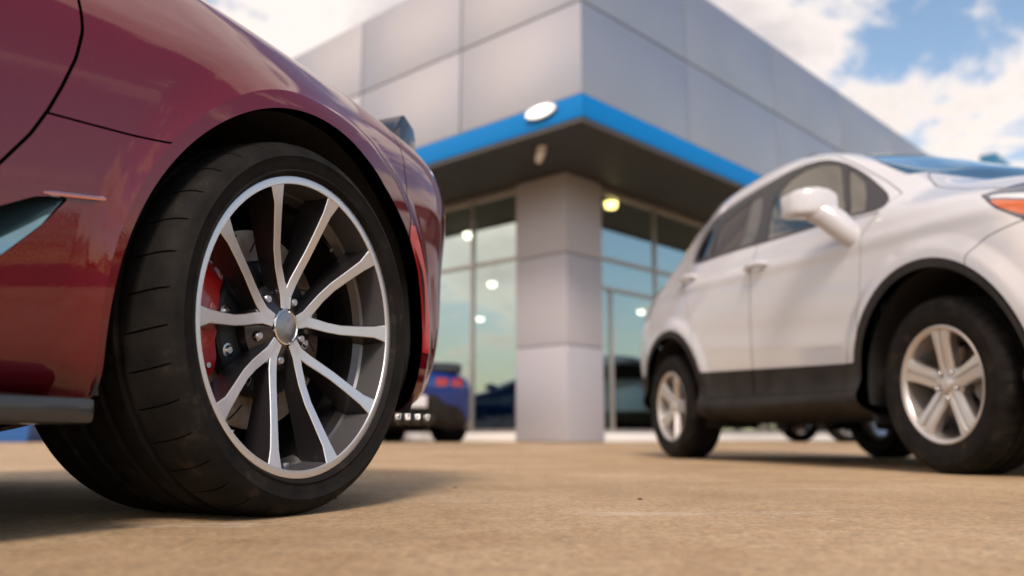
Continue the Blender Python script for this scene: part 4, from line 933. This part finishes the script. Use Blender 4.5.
# added glowing oval standing for the sun's glint on the blue band
p=B2W(-OV-.02,-OV+.66,ZB-.10); e=empty('sun_glint',p,BA); b=MB()
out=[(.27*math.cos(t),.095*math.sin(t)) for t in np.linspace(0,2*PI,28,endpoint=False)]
b.prism(out,-.05,0,0,0,.008); b.build('housing',[M['alu']],e)  # backing of the added sun-glint oval
q=MB(); q.prism([(x*.94,y*.9) for x,y in out],-.075,-.048,0,0,.008); q.build('glint_face',[M['glint_white']],e); q=MB(); q.prism([(x*.5-.03,y*.6) for x,y in out],-.082,-.074,0,0,.003); q.build('glint_core',[mat('glint_core',(.9,.9,.85),.4,emis=(1,.95,.85),es=4)],e); tag(e,'added glowing white oval for the sun glint on the blue band near the building corner','sun glint')
# camera under the soffit
p=B2W(-1.10,-.44,ZS); e=empty('security_camera',p,BA)
b=MB(); b.lathe([(0,0),(.05,0),(.05,.02),(.02,.03),(.018,.09),(0,.09)],16,0,Matrix.Rotation(-PI/2,4,'X')); b.build('bracket',[M['white_base']],e)
b=MB(); T=Matrix.Translation((0,0,-.12))@Matrix.Rotation(math.radians(-35),4,'Z')@Matrix.Rotation(math.radians(-18),4,'X'); b.lathe([(0,-.13),(.045,-.13),(.05,-.12),(.05,.12),(.04,.13),(0,.13)],18,0,T); b.box((-.055,-.17,.045),(.055,.10,.058),0,.004,T); b.build('camera_body',[M['white_base']],e)
tag(e,'small white security camera hanging under the dark soffit','security camera')

# ------------------------------------------------------------------ cars
def place(o,origin,yc,nrm,base=0.0):
    pass
a=-.4426; n=Vector((math.cos(a),math.sin(a),0)); hub=Vector((-.366,1.542,0)); rz=math.atan2(-n.x,n.y)      # heading = n turned right
hd=Vector((n.y,-n.x,0)); rz=math.atan2(hd.y,hd.x)
red=build_sports_car('sports_car',M['maroon']); red.location=hub-n*SYC; red.rotation_euler=(0,0,rz)
tag(red,'glossy maroon sports car close to the camera with ten spoke wheel and red caliper','sports car')
a=3.3741; n=Vector((math.cos(a),math.sin(a),0)); hub=Vector((1.6228,3.3086,0)); hd=Vector((-n.y,n.x,0))
suv=build_suv('crossover_car',M['white_paint']); suv.location=hub-n*VYC; suv.rotation_euler=(0,0,math.atan2(hd.y,hd.x))
tag(suv,'white compact crossover with black cladding parked in front of the shop windows','crossover car')
def dup(src,label,cat,x,y,z,deg,swap):
    c=copy_tree(src); c.location=(x,y,z); c.rotation_euler=(0,0,math.radians(deg)); repaint(c,swap); tag(c,label,cat); return c
dup(red,'blue sports car seen from behind with four exhaust tips, parked by the column','sports car',-1.62,12.1,gz(11.2),115,{M['maroon']:M['blue_paint']})
dup(suv,'dark crossover inside the showroom, seen through the glass behind the column','crossover car',1.35,18.25,.085,25,{M['white_paint']:M['charcoal_paint']})
dup(suv,'silver crossover hidden behind the white one, only its wheels showing underneath','crossover car',7.68,15.2,.062,10,{M['white_paint']:M['silver_paint']})

# ------------------------------------------------------------------ blue block beyond the maroon car, tall blue sign, litter by the tyre
e=empty('planter_box',(-6.9,11.4,.055),.2); b=MB(); b.prism([(-.72,0),(.72,0),(.80,.62),(.86,.64),(.86,.72),(-.86,.72),(-.86,.64),(-.80,.62)],-.45,.45,1,0,.02); b.build('tub',[mat('blue_plastic',(.02,.10,.32),.45)],e)
b=MB(); b.box((-.78,-.40,.66),(.78,.40,.70)); b.build('soil',[mat('soil',(.05,.035,.02),.9)],e); tag(e,'low blue planter box standing on the lot behind the maroon car','planter box')
d=ray(996,152); t=22/d.y; p=d*t+Vector((0,0,cam_h))
e=empty('box_sign',(p.x,p.y,.06),BA); H=p.z-.06
b=MB(); b.box((.3,.12,0),(.5,.32,H-1.2),0,.01); b.box((5.4,.12,0),(5.6,.32,H-1.2),0,.01); b.build('post',[M['panel']],e)
b=MB(); b.box((0,0,H-1.25),(6,.42,H),0,.03); b.build('sign_cabinet',[mat('sign_blue',(.004,.13,.27),.3,0,coat=.5)],e)
tag(e,'corner of a blue box sign rising beyond the hood of the white car','sign')
def pebble(x,y,r,col,sh):
    bm=bmesh.new(); bmesh.ops.create_icosphere(bm,subdivisions=2,radius=r)
    for vv in bm.verts:
        k=1+.25*math.sin(vv.co.x*900*sh+2)*math.cos(vv.co.y*700*sh); vv.co=Vector((vv.co.x*k*1.3,vv.co.y*k,max(vv.co.z*.7*k,-r*.4)))
    V=[v_.co[:] for v_ in bm.verts]; F=[[q.index for q in f_.verts] for f_ in bm.faces]; bm.free()
    o=mesh_obj('pebble',V,F,col); o.location=(x,y,r*.35); return o
pc=mat('pebble_dark',(.05,.04,.032),.8); pd=mat('pebble_tan',(.22,.16,.11),.8)
def ground_pt(u,vv): d=ray(u,vv); t=-cam_h/d.z; return d.x*t,d.y*t
lab=['flat dark pebble against the tread of the maroon car tyre','tan pebble beside the maroon car tyre','tiny dark pebble just right of the maroon car tyre','lone dark pebble on the concrete between the two cars','small pebble on bare concrete at the centre of the lot']
for k,(u,vv,r,c_) in enumerate([(312,505,.0075,pc),(326,503,.005,pd),(335,499,.004,pc),(640,500,.004,pc),(455,488,.004,pd)]):
    x,y=ground_pt(u,vv); tag(pebble(x,y,r,c_,1+k*.3),lab[k],'pebble','pebbles on the lot')
# ------------------------------------------------------------------ trees round the far side of the lot (seen in paint and glass)
m=M['leaves']=mat('tree_leaves',(.035,.055,.02),.7); v=obj_coord(m); lk(m,ramp(m,noise(m,v,.35,4),[(.3,(.012,.018,.007)),(.7,(.03,.042,.016))]),bsdf(m).inputs['Base Color'])
V=[];F=[]
for k in range(30000):
    az=math.radians(random.uniform(50,318)); d0=62+6*math.sin(az*7)+random.gauss(0,2.0); 
    if 150<math.degrees(az)<165: continue
    top=1.3*(3.6+1.5*math.sin(az*11+1)+1.2*math.sin(az*23+2)+.8*math.sin(az*47)); zc=random.uniform(0,1)**.75*top
    if zc<.2: zc=.2
    c=Vector((math.sin(az)*d0,math.cos(az)*d0,zc)); s=random.uniform(.14,.38); nrm=Vector((random.gauss(0,1),random.gauss(0,1),random.gauss(0,.7))).normalized(); t1=nrm.orthogonal().normalized(); t2=nrm.cross(t1); q=random.uniform(0,6.28)
    t1,t2=t1*math.cos(q)+t2*math.sin(q),t2*math.cos(q)-t1*math.sin(q); i=len(V)
    V += [(c+t1*s)[:],(c+t2*s*.6)[:],(c-t1*s)[:],(c-t2*s*.6)[:]]; F.append((i,i+1,i+2,i+3))
tag(mesh_obj('treeline',V,F,M['leaves'],smooth=False),'dark leafy tree line round the far edge of the lot','trees',kind='stuff')
